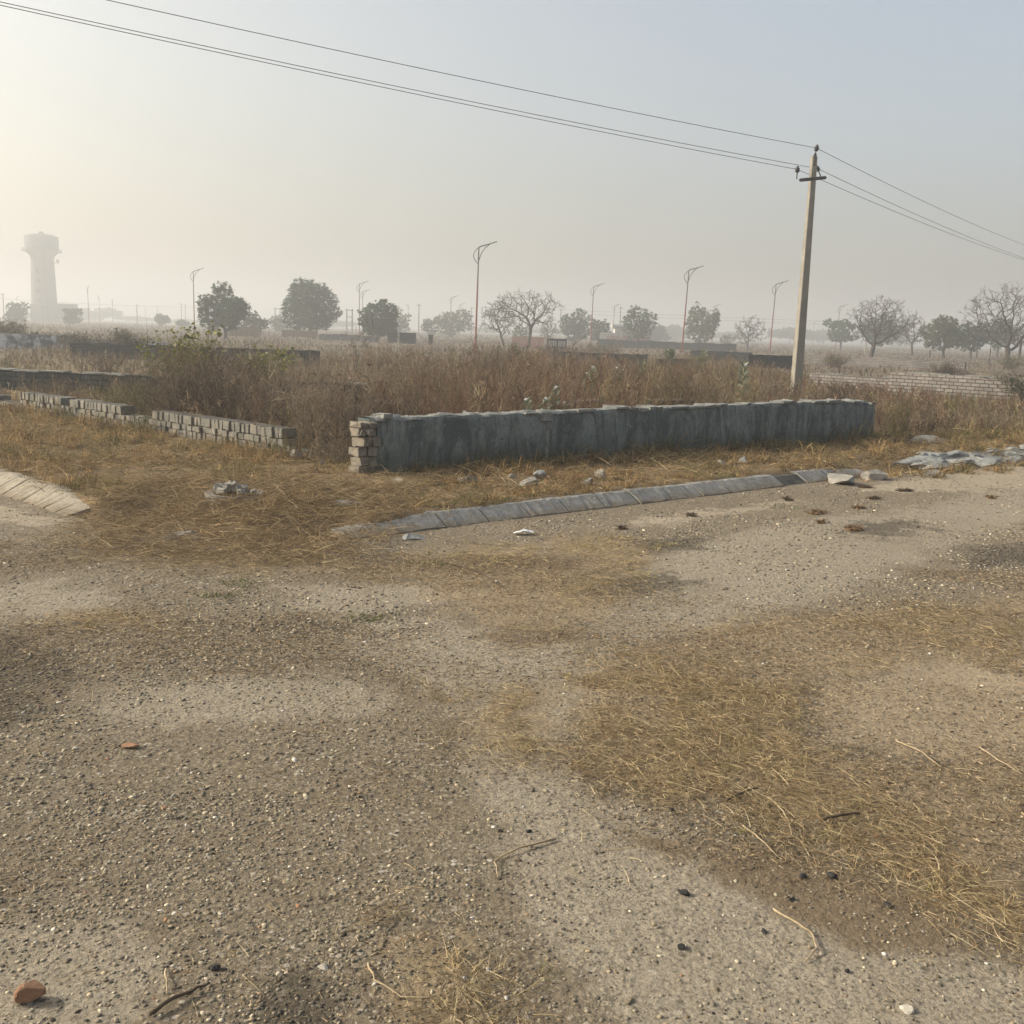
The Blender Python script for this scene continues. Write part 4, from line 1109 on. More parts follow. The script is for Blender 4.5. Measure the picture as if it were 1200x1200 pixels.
# ------------------------------------------------------------------ utility pole and wires
PD = 27.6
pb = at(932, PD, 0.05); zt = hz(951, 183, PD)
up = empty('utility_pole', (pb[0], pb[1], 0.0)); 
tag(up, 'tall tapering concrete utility pole standing in the weeds', 'utility pole')
prz = math.radians(28); up.rotation_euler = (0, 0, prz)
def taper_box(w0, d0, w1, d1, h):
    V = []
    nzs = 8
    for k in range(nzs+1):
        t = k/nzs; a = (w0+(w1-w0)*t)/2; b = (d0+(d1-d0)*t)/2; c = .012
        for p in ((-a+c, -b), (a-c, -b), (a, -b+c), (a, b-c), (a-c, b), (-a+c, b), (-a, b-c), (-a, -b+c)): V.append((*p, h*t))
    Fc = []
    for k in range(nzs):
        for j in range(8): Fc.append((k*8+j, k*8+(j+1) % 8, (k+1)*8+(j+1) % 8, (k+1)*8+j))
    Fc.append(tuple(range(8))[::-1]); Fc.append(tuple(nzs*8+j for j in range(8)))
    return MB().add(V, Fc)
taper_box(.30, .17, .165, .10, zt).build('pole', M['concrete'], up)
# crossarm lies across the line; placed from the photo in world then put in pole space
def to_local(p): 
    return Matrix.Rotation(-prz, 3, 'Z') @ (Vector(p)-Vector((pb[0], pb[1], 0)))
def wpt(px, py, d): 
    g = ray(px, py); return Vector((g[0]/g[1]*d, d, CAMH+g[2]/g[1]*d))
cl_, cr_ = wpt(933.5, 211.5, PD-.42), wpt(963.5, 208.5, PD+.42)
mb = MB(); a, b = to_local(cl_), to_local(cr_)
dv = (b-a).normalized(); off = Vector((-dv.y, dv.x, 0))*-.10; 
mb.tube([a+off, b+off], .042, 4); mb.build('crossarm', M['iron'], up)
tipL, tipR, tipT = wpt(934.5, 198.5, PD-.42), wpt(958, 197.5, PD+.34), wpt(957, 173.5, PD)
def insul(base, top, lab=None):
    a, b = to_local(base), to_local(top); dv = (b-a)
    pin = MB().tube([a, a+dv*.8], .014, 6).build('insulator_pin', M['iron'], up)
    q = dv.normalized()
    mb = MB(); st = b-q*.03
    prof = [(.03, 0), (.055, .02), (.06, .05), (.042, .065), (.06, .08), (.058, .11), (.035, .13), (.03, .16), (.012, .17)]
    mb.tube([st+q*(z-.05) for r, z in prof], [r for r, z in prof], 10)
    mb.build('insulator', M['porcelain'], up)
insul(cl_+Vector((0, 0, .03)), tipL); insul(cr_+Vector((-.03, 0, .02)), tipR)
br0, br1 = wpt(953.5, 195, PD-.02), wpt(955.5, 180.5, PD)
mb = MB(); a, b = to_local(br0), to_local(br1); mb.tube([a, b], .05, 4); mb.build('top_bracket', M['iron'], up)
insul(br1, tipT)
def sag(a, b, s, n=28):
    return [a.lerp(b, t)-Vector((0, 0, 4*s*t*(1-t))) for t in np.linspace(0, 1, n)]
def wire(label, a, b, s, r=.0065):
    pts = sag(a, b, s); base = pts[0].copy()
    o = MB().tube([p-base for p in pts], r, 6).build('power_line', M['wire'], loc=base, smooth=True)
    return tag(o, label, 'cable', 'overhead wires on the utility pole')
# the line bends at this pole: next pole to the left stands behind the camera's left, next to the right beyond the frame
def end_for(px, py, d, start, s, span_to):
    """far end of a span that passes the seen point, for a given horizontal span"""
    q = wpt(px, py, d); h = Vector((q.x-start.x, q.y-start.y)); t = h.length/span_to
    hd = h.normalized(); z = start.z+(q.z+4*s*t*(1-t)-start.z)/t
    return Vector((start.x+hd.x*span_to, start.y+hd.y*span_to, z))
LEFTS = [(tipT, 121, -1, 'topmost wire running left from the pole tip'), (tipR, 4, 3, 'middle wire running left from the right insulator'), (tipL, 0, 6, 'lowest wire running left from the left insulator')]
for st, px, py, lab in LEFTS:
    wire(lab, st, end_for(px, py, 18.0, st, .42, 46), .42)
RIGHTS = [(tipT, 1200, 287, 'topmost wire running right from the pole tip'), (tipR, 1200, 302.5, 'middle wire running right from the right insulator'), (tipL, 1200, 304.5, 'lowest wire running right from the left insulator')]
for st, px, py, lab in RIGHTS:
    wire(lab, st, end_for(px, py, 49.0, st, .35, 48), .35)

# ------------------------------------------------------------------ street lamps
def make_lamp():
    o = empty('street_lamp', (0, 0, 0))
    H = 7.6
    MB().tube([(0, 0, 0), (0, 0, .5), (0, 0, H*.5), (0, 0, H)], [.085, .075, .065, .048], 10).build('pole', M['lamp'], o, smooth=True)
    MB().box((0, 0, .06), (.34, .34, .12), cham=.02).build('base', M['lamp'], o)
    arm = [(0, 0, H-.02), (.18, 0, H+.08), (.45, 0, H+.16), (.8, 0, H+.27), (1.15, 0, H+.40), (1.35, 0, H+.47)]
    MB().tube(arm, [.045, .042, .04, .038, .036, .034], 8).build('arm', M['iron'], o, smooth=True)
    brc = [(0, 0, H-1.15), (.10, 0, H-.75), (.24, 0, H-.38), (.48, 0, H-.03), (.80, 0, H+.24)]
    MB().tube(brc, .028, 6).build('brace', M['iron'], o, smooth=True)
    sc = [(-.38*math.sin(math.pi*t), 0, H-1.25+1.25*t) for t in np.linspace(0, 1, 13)]
    MB().tube(sc, .027, 6).build('scroll', M['iron'], o, smooth=True)
    return o
def kids(o): return [c for c in bpy.data.objects if c.parent == o]
def copy_tree(o, parent=None):
    ch = kids(o); c = o.copy(); COL.objects.link(c)
    if parent: c.parent = parent
    for k in ch: copy_tree(k, c)
    return c
LAMPS = [(557, 79, 'tallest rusty street lamp left of the bare umbrella shaped tree', 0, .6), (799, 98, 'red rusted street lamp standing right of centre', 0, 1.6), (228, 131, 'rusty street lamp left of the spreading dark tree', 0, .0),
 (902, 118, 'rusty street lamp nearest the utility pole on its left', 0, 1.2), (692, 138, 'street lamp with red base between two hazy green trees', 0, .7), (421, 153, 'taller of two street lamps left of the small round tree', 0, -.2),
 (424.8, 186, 'shorter of two street lamps left of the small round tree', .2, .0), (104.5, 215, 'thin street lamp right of the water tower', -.9, -1.0), (117, 300, 'faint street lamp beyond the one near the water tower', 2.6, 0), (21, 345, 'faint street lamp rising behind the far left tree', .2, 0),
 (527.5, 205, 'hazy street lamp before the pale tree left of centre', 0, .4), (538.5, 258, 'smaller hazy street lamp before the pale tree left of centre', .3, .3), (718, 225, 'hazy street lamp before the flat roofed building', 0, .5), (834, 205, 'hazy street lamp at the right side of the feathery tree', .3, 1.0),
 (979, 186, 'street lamp leaning by the flat topped tree', 0, 1.4), (952, 340, 'faint small street lamp right of the utility pole', .2, .4), (892, 330, 'faint small street lamp left of the utility pole', .2, .4), (478, 285, 'faint street lamp right of the small round tree', 2.4, 0)]
l0 = make_lamp()
for i, (px, d, lab, rz, lean) in enumerate(LAMPS):
    o = l0 if i == 0 else copy_tree(l0)
    o.location = at(px, d, .08); o.rotation_euler = (0, math.radians(lean), rz)
    tag(o, lab, 'street lamp', 'street lamps across the plain')

# far plain poles ------------------------------------------------------
def make_post(H, r):
    o = empty('power_pole', (0, 0, 0))
    MB().tube([(0, 0, 0), (0, 0, H)], [r, r*.7], 8).build('pole', M['concrete'], o)
    MB().box((0, 0, H-.35), (1.1, .08, .08)).build('crossarm', M['iron'], o)
    return o
POSTS = [(5, 240, 'faint power pole at the far left edge', 6.5), (132.5, 330, 'faint power pole left of the street lamp pair in haze', 7.5), (161, 250, 'hazy power pole in front of the low far trees', 5.0), (490.5, 215, 'hazy power pole right of the small round tree', 6.5), (552, 250, 'hazy power pole just left of the tallest street lamp', 7.0), (725.5, 225, 'hazy power pole beside the lamp at the flat roofed building', 7.5), (213, 330, 'faint pole left of the rusty street lamp', 7.), (217.5, 340, 'faint pole nearest the rusty street lamp', 7.), (656, 230, 'hazy pole behind the bare umbrella shaped tree', 6.8), (808, 240, 'hazy pole left of the feathery tree', 8.), (185, 420, 'very faint pole on the hazy left horizon', 7.), (171, 430, 'very faint pole left of centre haze', 6.5)]
p0_ = None
for px, d, lab, H in POSTS:
    o = make_post(7, .15) if p0_ is None else copy_tree(p0_)
    if p0_ is None: p0_ = o
    o.location = at(px, d, .08); o.scale = (1, 1, H/7); tag(o, lab, 'power pole', 'distant power poles')
for px, d, h, lab, r in [(1013.5, 120, 2.2, 'short white post behind the bare tree right of the pole', .09), (1144, 118, 3.6, 'white post left of the big bare tree', .11), (1158.5, 80, 1.4, 'thin rusty post before the big bare tree', .05), (1193, 84, 2.4, 'rough dark post at the right picture edge', .12), (1089, 110, .9, 'stubby dark marker post on the far right field', .12)]:
    b_ = at(px, d, .05); o = MB().tube([(0, 0, 0), (.02, 0, h*.6), (0, 0, h)], [r, r*.9, r*.8], 8).build('post', M['concrete'] if 'white' in lab else M['bark'], loc=tuple(b_)); tag(o, lab, 'post')
def h_frame(px, d, h, w_, lab):
    o = empty('transformer_frame', tuple(at(px, d, .08))); tag(o, lab, 'pole frame', 'two legged transformer frames')
    for s in (-1, 1): MB().tube([(s*w_/2, 0, 0), (s*w_/2, 0, h)], [.15, .11], 8).build('leg', M['concrete'], o)
    MB().box((0, 0, h-.25), (w_+.5, .10, .12)).build('top_beam', M['iron'], o)
    MB().box((0, 0, h*.68), (w_, .08, .10)).build('lower_beam', M['iron'], o)
h_frame(409.5, 190, 4.6, 1.0, 'two legged pole frame left of the street lamp pair')
h_frame(325.5, 230, 5.0, 1.1, 'two legged pole frame left of the round crowned tree')
# far wires between hazy poles
for a, b, h1, lab in [((656, 230), (1290, 260), 6.6, 'upper faint wire stretched along the right horizon'), ((656, 230), (1290, 260), 5.9, 'lower faint wire stretched along the right horizon'), ((-30, 240), (240, 300), 5.6, 'faint wire crossing before the water tower')]:
    A = Vector(at(*a)); B = Vector(at(*b)); A.z = B.z = h1
    pts = sag(A, B, .5, 16); o = MB().tube([p-A for p in pts], .022, 4).build('power_line', M['wire'], loc=A); tag(o, lab, 'cable', 'distant overhead wires')

# ------------------------------------------------------------------ water tower
TD = 318
tb = at(53, TD, 0.0); o = empty('water_tower', tuple(tb)); o.scale = (1, 1, .885); tag(o, 'tall concrete water tower fading in haze at left', 'water tower')
k_ = TD/1200
MB().lathe([(4.0, -.5), (3.75, 2), (3.45, 14), (3.25, 21.0), (3.5, 22.2), (4.3, 23.1), (5.0, 23.7)], 40).build('shaft', M['tank'], o, smooth=True)
MB().lathe([(4.7, 23.71), (4.75, 24.4), (4.8, 28.4), (4.75, 28.6), (3.6, 29.15), (2.0, 29.5), (.01, 29.6)], 40).build('tank', M['tank'], o, smooth=True)
MB().lathe([(5.15, 23.45), (5.6, 23.5), (5.6, 23.75), (5.05, 23.76)], 40).build('gallery', M['tank'], o)
mb = MB()
for i in range(40):
    t = 2*math.pi*i/40; mb.tube([(5.5*math.cos(t), 5.5*math.sin(t), 23.7), (5.5*math.cos(t), 5.5*math.sin(t), 24.6)], .05, 4)
mb.tube([(5.5*math.cos(2*math.pi*i/40), 5.5*math.sin(2*math.pi*i/40), 24.6) for i in range(41)], .05, 4, cap=False)
mb.build('railing', M['iron'], o)
MB().lathe([(.7, 29.5), (.7, 30.2), (.3, 30.3)], 16).build('vent_cap', M['tank'], o)
MB().box((4.1, -.6, 20.0), (1.8, 1.6, .25)).box((4.9, -.6, 20.6), (.1, 1.6, 1.0)).build('balcony', M['tank'], o)
mb = MB()
for i in range(5): mb.box((.5*((i % 2)-.5), -3.62+.03*i, 3.5+i*3.4), (.7, .3, 1.2))
mb.build('shaft_window', M['iron'], o)
mb = MB()
for sx in (-.3, .3): mb.tube([(2.2+sx, -3.45, 0), (1.9+sx, -3.1, 22), (2.6+sx, -4.9, 24)], .07, 4)
mb.build('ladder', M['iron'], o)
hut(36, 48, TD-8, 5.0, M['tank'], 'hazy pump house left of the water tower foot', depth=5, door=False)
hut(58, 82, TD+4, 5.5, M['tank'], 'hazy long shed right of the water tower foot', depth=6, door=False)

# ------------------------------------------------------------------ trees
def colonize(attr, nodes, D, dk, r_, iters=160, up=.06):
    N = [np.array(p, float) for p in nodes]; par = [-1]+list(range(len(nodes)-1))
    A = attr.copy(); NA = np.array(N)
    dm = np.linalg.norm(A[:, None]-NA[None], axis=2); bi = dm.argmin(1); bd = dm.min(1)
    for it in range(iters):
        if len(A) == 0: break
        new = []; np_ = []
        for i in np.unique(bi):
            v = A[bi == i]-N[i]; v /= np.linalg.norm(v, axis=1)[:, None]+1e-9
            v = v.mean(0)+r_.normal(0, .16, 3); v[2] += up; v /= np.linalg.norm(v)+1e-9
            new.append(N[i]+v*D); np_.append(i)
        s0 = len(N); N += new; par += np_
        nn = np.array(new); dm = np.linalg.norm(A[:, None]-nn[None], axis=2)
        j = dm.argmin(1); d2 = dm.min(1); b = d2 < bd; bd[b] = d2[b]; bi[b] = s0+j[b]
        k = bd > dk
        if k.all() and it > 40 and not b.any(): break
        A = A[k]; bi = bi[k]; bd = bd[k]
    return np.array(N), np.array(par)
def branch_mesh(N, par, rtip, rmax, ex=1.9, sides=5):
    n = len(N); w_ = np.zeros(n); child = np.zeros(n, int)
    for i in range(n-1, 0, -1):
        if child[i] == 0: w_[i] = rtip**ex
        w_[par[i]] += w_[i]; child[par[i]] += 1
    rad = w_**(1/ex); rad = np.maximum(rad, rtip*.7); sc = rmax/rad.max(); rad = rtip*.75+(rad-rad.min())*(rmax-rtip*.75)/(rad.max()-rad.min()+1e-9)
    i = np.arange(1, n); a = N[par[i]]; b = N[i]; d = b-a; d /= np.linalg.norm(d, axis=1)[:, None]+1e-9
    ref = np.where(np.abs(d[:, 2:3]) < .9, np.array([[0, 0, 1.]]), np.array([[1., 0, 0]]))
    e1 = np.cross(d, ref); e1 /= np.linalg.norm(e1, axis=1)[:, None]; e2 = np.cross(d, e1)
    ra = np.minimum(rad[par[i]], rad[i]*1.35); rb = rad[i]
    rows = []
    for p, r in ((a-d*(ra*.3)[:, None], ra), (b+d*(rb*.3)[:, None], rb)):
        for k in range(sides):
            t = 2*np.pi*k/sides; rows.append(p+(e1*math.cos(t)+e2*math.sin(t))*r[:, None])
    V = np.stack(rows, 1).reshape(-1, 3); m = 2*sides; o = (np.arange(n-1)*m)[:, None]
    Fc = np.concatenate([o+np.array([[k, (k+1) % sides, sides+(k+1) % sides, sides+k]]) for k in range(sides)], 0)
    return V, Fc, rad, child
def leaf_cloud(P, size, cols, r_, spread, per):
    n = len(P)*per; c = np.repeat(P, per, 0)+r_.normal(0, spread, (n, 3))
    a = r_.normal(size=(n, 3)); a /= np.linalg.norm(a, axis=1)[:, None]; a[:, 2] *= .5
    b = np.cross(a, r_.normal(size=(n, 3))); b /= np.linalg.norm(b, axis=1)[:, None]
    s = size*r_.uniform(.55, 1.3, (n, 1))
    V = np.stack([c-a*s, c+b*s*.45, c+a*s, c-b*s*.45], 1).reshape(-1, 3)
    Fc = np.arange(n*4).reshape(-1, 4)
    cc = np.array(cols)[r_.randint(len(cols), size=n)]*(1+r_.normal(0, .18, (n, 1)))
    return V, Fc, np.repeat(np.clip(cc, .008, .5), 4, 0)
def build_tree(label, px, d, box, kind, seed, cols=None, name='tree', natt=None, fork=None, lean=0., leafsize=None, per=None, group=None, rt=None, rmax=None):
    """box = crown in the photo (x0,x1,ytop,ybottom); metres follow from the distance"""
    r_ = np.random.RandomState(seed); k = d/1200
    base = at(px, d, .05)
    xc = ((box[0]+box[1])/2-px)*k; hw = (box[1]-box[0])/2*k
    zt = hz((box[0]+box[1])/2, box[2], d)-.05; zb = max(hz((box[0]+box[1])/2, box[3], d)-.05, .4)
    H = zt; ch = zt-zb
    o = empty(name, tuple(base)); tag(o, label, 'tree', group)
    n = natt or 420
    # crown attractors: several overlapping lobes inside the crown ellipsoid
    pts = []
    lob = []
    for q in range(11):
        v = r_.normal(size=3); v /= np.linalg.norm(v); rr = r_.uniform(.45, .78); v[2] *= .9
        c = np.array([v[0]*rr, v[1]*rr, v[2]*rr]); lob.append((c, r_.uniform(.27, .44)))
    lob.append((np.array([0, 0, -.05]), .55))
    n = int(n*(1.0 if kind == 'bare' else 1.7))
    while len(pts) < n:
        v = r_.uniform(-1, 1, 3)
        if kind == 'round':
            rr = np.linalg.norm(v); q = v/(rr+1e-6)
            if rr < .70+.62*(float(fbm(q[0]*1.5+q[2]*.8+5, q[1]*1.5-q[2]*.9+5, .8, seed))-.28) and v[2] > -.62 and r_.uniform() < .3+.7*rr: pts.append(v)
            continue
        if kind == 'bare':
            if v@v > 1: continue
            if v[2] < -.6 and abs(v[0])+abs(v[1]) < .5: continue
            if r_.uniform() > .25+.75*(v@v): continue
            if float(fbm(v[0]*1.4+v[2]*.9+7, v[1]*1.4-v[2]*.7+7, .55, seed, 2)) < .40: continue
            q = v/(np.linalg.norm(v)+1e-6); v = v*(.72+.55*float(fbm(q[0]*1.6+9, q[1]*1.6+q[2]*1.6+9, .5, seed+3, 2)))
            pts.append(v)
        else:
            if any(((v-c)**2).sum() < s*s for c, s in lob): pts.append(v)
    pts = np.array(pts)
    if kind != 'bare':
        lo, hi_ = np.percentile(pts, 1, axis=0), np.percentile(pts, 99, axis=0); pts = (pts-lo)/(hi_-lo)*2-1
    if kind == 'flat': pts[:, 2] = np.sign(pts[:, 2])*np.abs(pts[:, 2])**.7
    A = pts*np.array([hw, hw*.95, ch/2])+np.array([xc, 0, zb+ch/2])
    fk = fork or max(zb*.8, H*.22)
    tr = [np.array([lean*fk*(t**1.5)+.04*math.sin(t*5+seed), .04*math.cos(t*4+seed), fk*t]) for t in np.linspace(0, 1, 6)]
    D = max(H, 2*hw)/(34 if kind == 'bare' else 22)
    N, par = colonize(A, tr, D, D*(1.5 if kind == 'bare' else 1.8), r_)
    if kind == 'bare':
        # finer twigs: extra forks on the thin ends
        cnt = np.bincount(par[1:], minlength=len(N)); tip = np.where(cnt == 0)[0]
        ext = np.where(cnt <= 1)[0]; ext = ext[ext > 8]; ext = r_.choice(ext, min(len(ext), 420), replace=False)
        src = [(i, 2) for i in ext]+[(i, 3) for i in tip]
        for lev in range(2):
            newN = []; newp = []; nxt = []
            for i, q in src:
                dv = N[i]-N[par[i]]; dv /= np.linalg.norm(dv)+1e-9
                for _ in range(q if lev == 0 else 2):
                    v = dv+r_.normal(0, .50, 3); v[2] += .18; v /= np.linalg.norm(v)
                    newN.append(N[i]+v*D*r_.uniform(.8, 1.6)*(1 if lev == 0 else .8)); newp.append(i); nxt.append((len(N)+len(newN)-1, 2))
            N = np.concatenate([N, np.array(newN)]); par = np.concatenate([par, np.array(newp)])
            src = [nxt[i] for i in r_.choice(len(nxt), min(len(nxt), 650), replace=False)]
    rm = rmax or ((.022*H+.012*hw) if kind == 'bare' else (.028*H+.016*hw))
    V, Fc, rad, child = branch_mesh(N, par, rt or (max(.006*H/5, d*.000085) if kind == 'bare' else max(.008*H/5, d*.00011)), rm)
    # flare of the trunk foot
    npmesh('trunk', V, Fc, M['bark_grey'] if kind == 'bare' else M['bark'], o, smooth=True)
    if kind != 'bare':
        ls = leafsize or max(.09, d*.0011)
        V, Fc, C = leaf_cloud(A, ls, cols or [(.05, .075, .032)], r_, D*.36, int(1.5*(per or 11)))
        npmesh('crown', V, Fc, M['leaf'], o, col=C)
    return o
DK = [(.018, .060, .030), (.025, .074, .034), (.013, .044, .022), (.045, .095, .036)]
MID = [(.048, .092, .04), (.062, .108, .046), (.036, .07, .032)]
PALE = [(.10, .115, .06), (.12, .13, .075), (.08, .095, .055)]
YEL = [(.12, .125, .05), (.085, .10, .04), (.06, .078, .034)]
TW = [(.12, .085, .065), (.15, .10, .075)]
FG = 'trees across the hazy plain'
build_tree('spreading dark green thorn tree beside a rusty lamp post', 264, 92, (237, 289, 336, 384), 'leafy', 11, DK, natt=560, per=13, lean=-.05, group=FG)
build_tree('large round crowned green tree left of centre', 363, 122, (334, 393, 331, 385), 'round', 24, DK, natt=700, per=14, group=FG)
build_tree('small round dark green tree beside two street lamps', 443, 108, (424, 465, 353, 393), 'round', 5, DK, natt=480, per=13, group=FG, fork=.7)
build_tree('feathery pale tree right of the spreading thorn tree', 297, 125, (282, 314, 366, 392), 'leafy', 8, MID, natt=260, per=6, group=FG)
build_tree('wispy pale tree left of the round crowned tree', 327, 190, (317, 340, 370, 392), 'leafy', 9, PALE, natt=160, per=6, group=FG)
build_tree('bare umbrella shaped tree in the middle of the plain', 620, 96, (573, 657, 340, 386), 'bare', 3, TW, natt=620, lean=.03, group=FG, fork=1.5)
build_tree('smaller bare tree leaning left of the umbrella shaped one', 590, 100, (561, 606, 353, 394), 'bare', 14, TW, natt=380, lean=-.25, group=FG, fork=1.3)
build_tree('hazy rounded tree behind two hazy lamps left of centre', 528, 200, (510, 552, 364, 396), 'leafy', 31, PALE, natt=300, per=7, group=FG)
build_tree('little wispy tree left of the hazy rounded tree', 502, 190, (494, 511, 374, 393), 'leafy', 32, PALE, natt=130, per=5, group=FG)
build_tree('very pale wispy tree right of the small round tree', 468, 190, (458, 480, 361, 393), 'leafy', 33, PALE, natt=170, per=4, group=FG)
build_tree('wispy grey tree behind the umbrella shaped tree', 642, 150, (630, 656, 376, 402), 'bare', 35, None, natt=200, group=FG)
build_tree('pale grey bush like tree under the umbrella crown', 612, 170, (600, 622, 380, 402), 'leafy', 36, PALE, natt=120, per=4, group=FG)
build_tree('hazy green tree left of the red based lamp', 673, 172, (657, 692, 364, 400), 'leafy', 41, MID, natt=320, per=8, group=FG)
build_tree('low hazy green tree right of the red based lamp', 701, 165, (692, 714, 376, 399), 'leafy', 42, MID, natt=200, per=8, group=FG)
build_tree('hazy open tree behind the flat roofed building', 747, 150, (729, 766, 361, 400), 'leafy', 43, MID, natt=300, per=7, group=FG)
build_tree('feathery hazy tree behind the red rusted lamp', 820, 155, (804, 841, 360, 402), 'leafy', 44, YEL, natt=340, per=8, group=FG, fork=1.5)
build_tree('bare pale tree left of the utility pole', 876, 135, (859, 896, 371, 404), 'bare', 45, TW, natt=260, group=FG)
build_tree('low bare tree left of the bare pale tree', 851, 170, (842, 862, 391, 404), 'bare', 46, None, natt=120, group=FG)
build_tree('flat topped thorn tree right of the utility pole', 985, 170, (968, 999, 375, 400), 'flat', 47, MID, natt=220, per=9, group=FG, fork=2.2)
build_tree('wide bare tree with low forks right of the pole', 1021, 92, (990, 1066, 349, 404), 'bare', 48, None, natt=560, group=FG, fork=.85, rmax=.19)
build_tree('dark leafy tree behind the wide bare tree', 1024, 150, (1004, 1050, 370, 404), 'leafy', 49, MID, natt=340, per=9, group=FG)
build_tree('pale bare tree leaning right of the wide bare tree', 1068, 125, (1046, 1088, 371, 406), 'bare', 50, TW, natt=300, group=FG, fork=1.1)
build_tree('green tree with split crown left of the big bare tree', 1105, 112, (1083, 1125, 372, 408), 'leafy', 51, YEL, natt=420, per=11, group=FG, fork=1.0)
build_tree('dark hazy tree just left of the big bare tree', 1137, 118, (1120, 1152, 378, 410), 'leafy', 52, MID, natt=260, per=8, group=FG)
build_tree('hazy leafy tree behind the big bare tree trunk', 1168, 130, (1150, 1192, 374, 408), 'leafy', 53, MID, natt=260, per=8, group=FG)
build_tree('big bare tree with curved trunk at the right edge', 1181, 80, (1123, 1236, 332, 410), 'bare', 54, TW, natt=820, lean=-.14, group=FG, fork=1.5, rmax=.21)
build_tree('small dark tree at the far left before the tower', 20, 200, (8, 33, 355, 378), 'leafy', 61, DK, natt=220, per=9, group=FG)
build_tree('flat crowned dark tree right of the water tower', 86, 205, (75, 97, 362, 380), 'flat', 62, DK, natt=180, per=8, group=FG, fork=2.0)
build_tree('tiny hazy tree between the tower and the rusty lamp', 190, 230, (182, 199, 369, 383), 'leafy', 63, MID, natt=120, per=8, group=FG)
build_tree('tiny round hazy tree left of the rusty lamp', 214, 230, (206, 222, 375, 385), 'leafy', 64, MID, natt=100, per=9, group=FG)
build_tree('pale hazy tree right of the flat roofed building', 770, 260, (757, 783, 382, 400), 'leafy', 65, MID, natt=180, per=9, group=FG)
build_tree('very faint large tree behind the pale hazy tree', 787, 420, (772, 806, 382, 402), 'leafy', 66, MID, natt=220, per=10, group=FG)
# distant tree belt
BL = [(118, 470, 96, 140, 362, 'faint humped tree clump right of the tower'), (40, 420, 28, 56, 368, 'faint tree at the foot of the water tower'), (92, 450, 78, 104, 372, 'faint low tree behind the flat crowned one'), (150, 500, 138, 178, 372, 'very faint wide clump on the left horizon'), (205, 520, 186, 232, 374, 'very faint clump behind the rusty lamp'), (246, 480, 232, 268, 376, 'very faint clump behind the thorn tree'),
      (315, 500, 296, 340, 376, 'very faint clump left of the round crowned tree'), (402, 480, 384, 424, 378, 'very faint clump right of the round crowned tree'), (565, 500, 545, 590, 384, 'very faint clump behind the leaning bare tree'), (640, 480, 620, 664, 386, 'very faint clump behind the umbrella shaped tree'), (925, 420, 905, 945, 388, 'faint clump behind the utility pole base'), (965, 440, 945, 990, 390, 'faint clump right of the utility pole base'), (1045, 380, 1030, 1072, 386, 'faint clump behind the pale bare tree'), (1128, 360, 1105, 1150, 388, 'faint clump behind the split crown tree'), (710, 480, 690, 735, 389, 'very faint clump behind the lettered wall'), (855, 470, 835, 880, 391, 'very faint clump behind the bare pale tree'), (0, 400, -24, 22, 372, 'faint clump at the far left edge'), (1195, 340, 1165, 1230, 388, 'faint clump at the far right edge')]
tb0 = []
for i, (px, d, x0, x1, yt, lab) in enumerate(BL):
    if i < 4:
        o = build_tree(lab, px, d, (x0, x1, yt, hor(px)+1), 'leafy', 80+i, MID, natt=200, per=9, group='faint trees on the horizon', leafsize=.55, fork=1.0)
        o['w0'] = (x1-x0)*d/1200; o['h0'] = hz(px, yt, d); tb0.append(o)
    else:
        s = tb0[i % 4]; o = copy_tree(s); o.location = at(px, d, .05)
        o.scale = ((x1-x0)*d/1200/s['w0'], (x1-x0)*d/1200/s['w0'], hz(px, yt, d)/s['h0']); o.rotation_euler = (0, 0, i*1.3)
        tag(o, lab, 'tree', 'faint trees on the horizon')
for o in bpy.data.objects:
    for k in ('w0', 'h0'):
        if k in o: del o[k]

# ------------------------------------------------------------------ shrubs and plants
def bush(label, px, d, w_, h, nst, cols, leafcols=None, nleaf=0, leafsize=.03, seed=0, stemw=.006, name='bush', cat='bush', leafzone=.5, tilt=55, twigs=9, z0=.05, group=None):
    global rs
    stemw = stemw*1.5; twigs = int(twigs*1.4); keep = rs; rs = np.random.RandomState(seed+500)
    p = at(px, d, z0); o = empty(name, tuple(p)); tag(o, label, cat, group)
    b = np.stack([rs.normal(0, w_*.12, nst), rs.normal(0, w_*.12, nst), np.zeros(nst)-.02], 1)
    dr = dirs(nst, 0, tilt); L = rs.uniform(.6, 1.05, nst)*h/np.maximum(.55, dr[:, 2])
    L = np.minimum(L, np.hypot(h, w_/2)*1.0)
    dp = np.stack([rs.normal(0, .1, nst), rs.normal(0, .1, nst), -.15*(1-dr[:, 2])], 1)*L[:, None]
    V, Fc, own = blades(b, dr, L, np.full(nst, stemw), dp, 4); c = pick(cols, nst)
    parts = [(V, Fc, c[own])]
    m = nst*twigs; idx = np.repeat(np.arange(nst), twigs); t = rs.uniform(.2, 1, m)
    tb = b[idx]+dr[idx]*(L[idx]*t)[:, None]+dp[idx]*(t*t)[:, None]
    V, Fc, own = blades(tb, dirs(m, 5, 85), L[idx]*rs.uniform(.12, .38, m), np.full(m, stemw*.7), rs.normal(0, .04, (m, 3)), 2)
    parts.append((V, Fc, pick(cols, m, .25)[own]))
    V, Fc, C = join(parts); npmesh('stems', V, Fc, M['blade'], o, col=C)
    if leafcols is not None:
        t = rs.uniform(leafzone, 1.05, nleaf); i = rs.randint(0, nst, nleaf)
        P = b[i]+dr[i]*(L[i]*t)[:, None]+dp[i]*(t*t)[:, None]+rs.normal(0, .045*h, (nleaf, 3))
        V, Fc, C = leaf_cloud(P, leafsize, leafcols, rs, leafsize*.8, 2); npmesh('foliage', V, Fc, M['leaf'], o, col=C)
    rs = keep
    return o
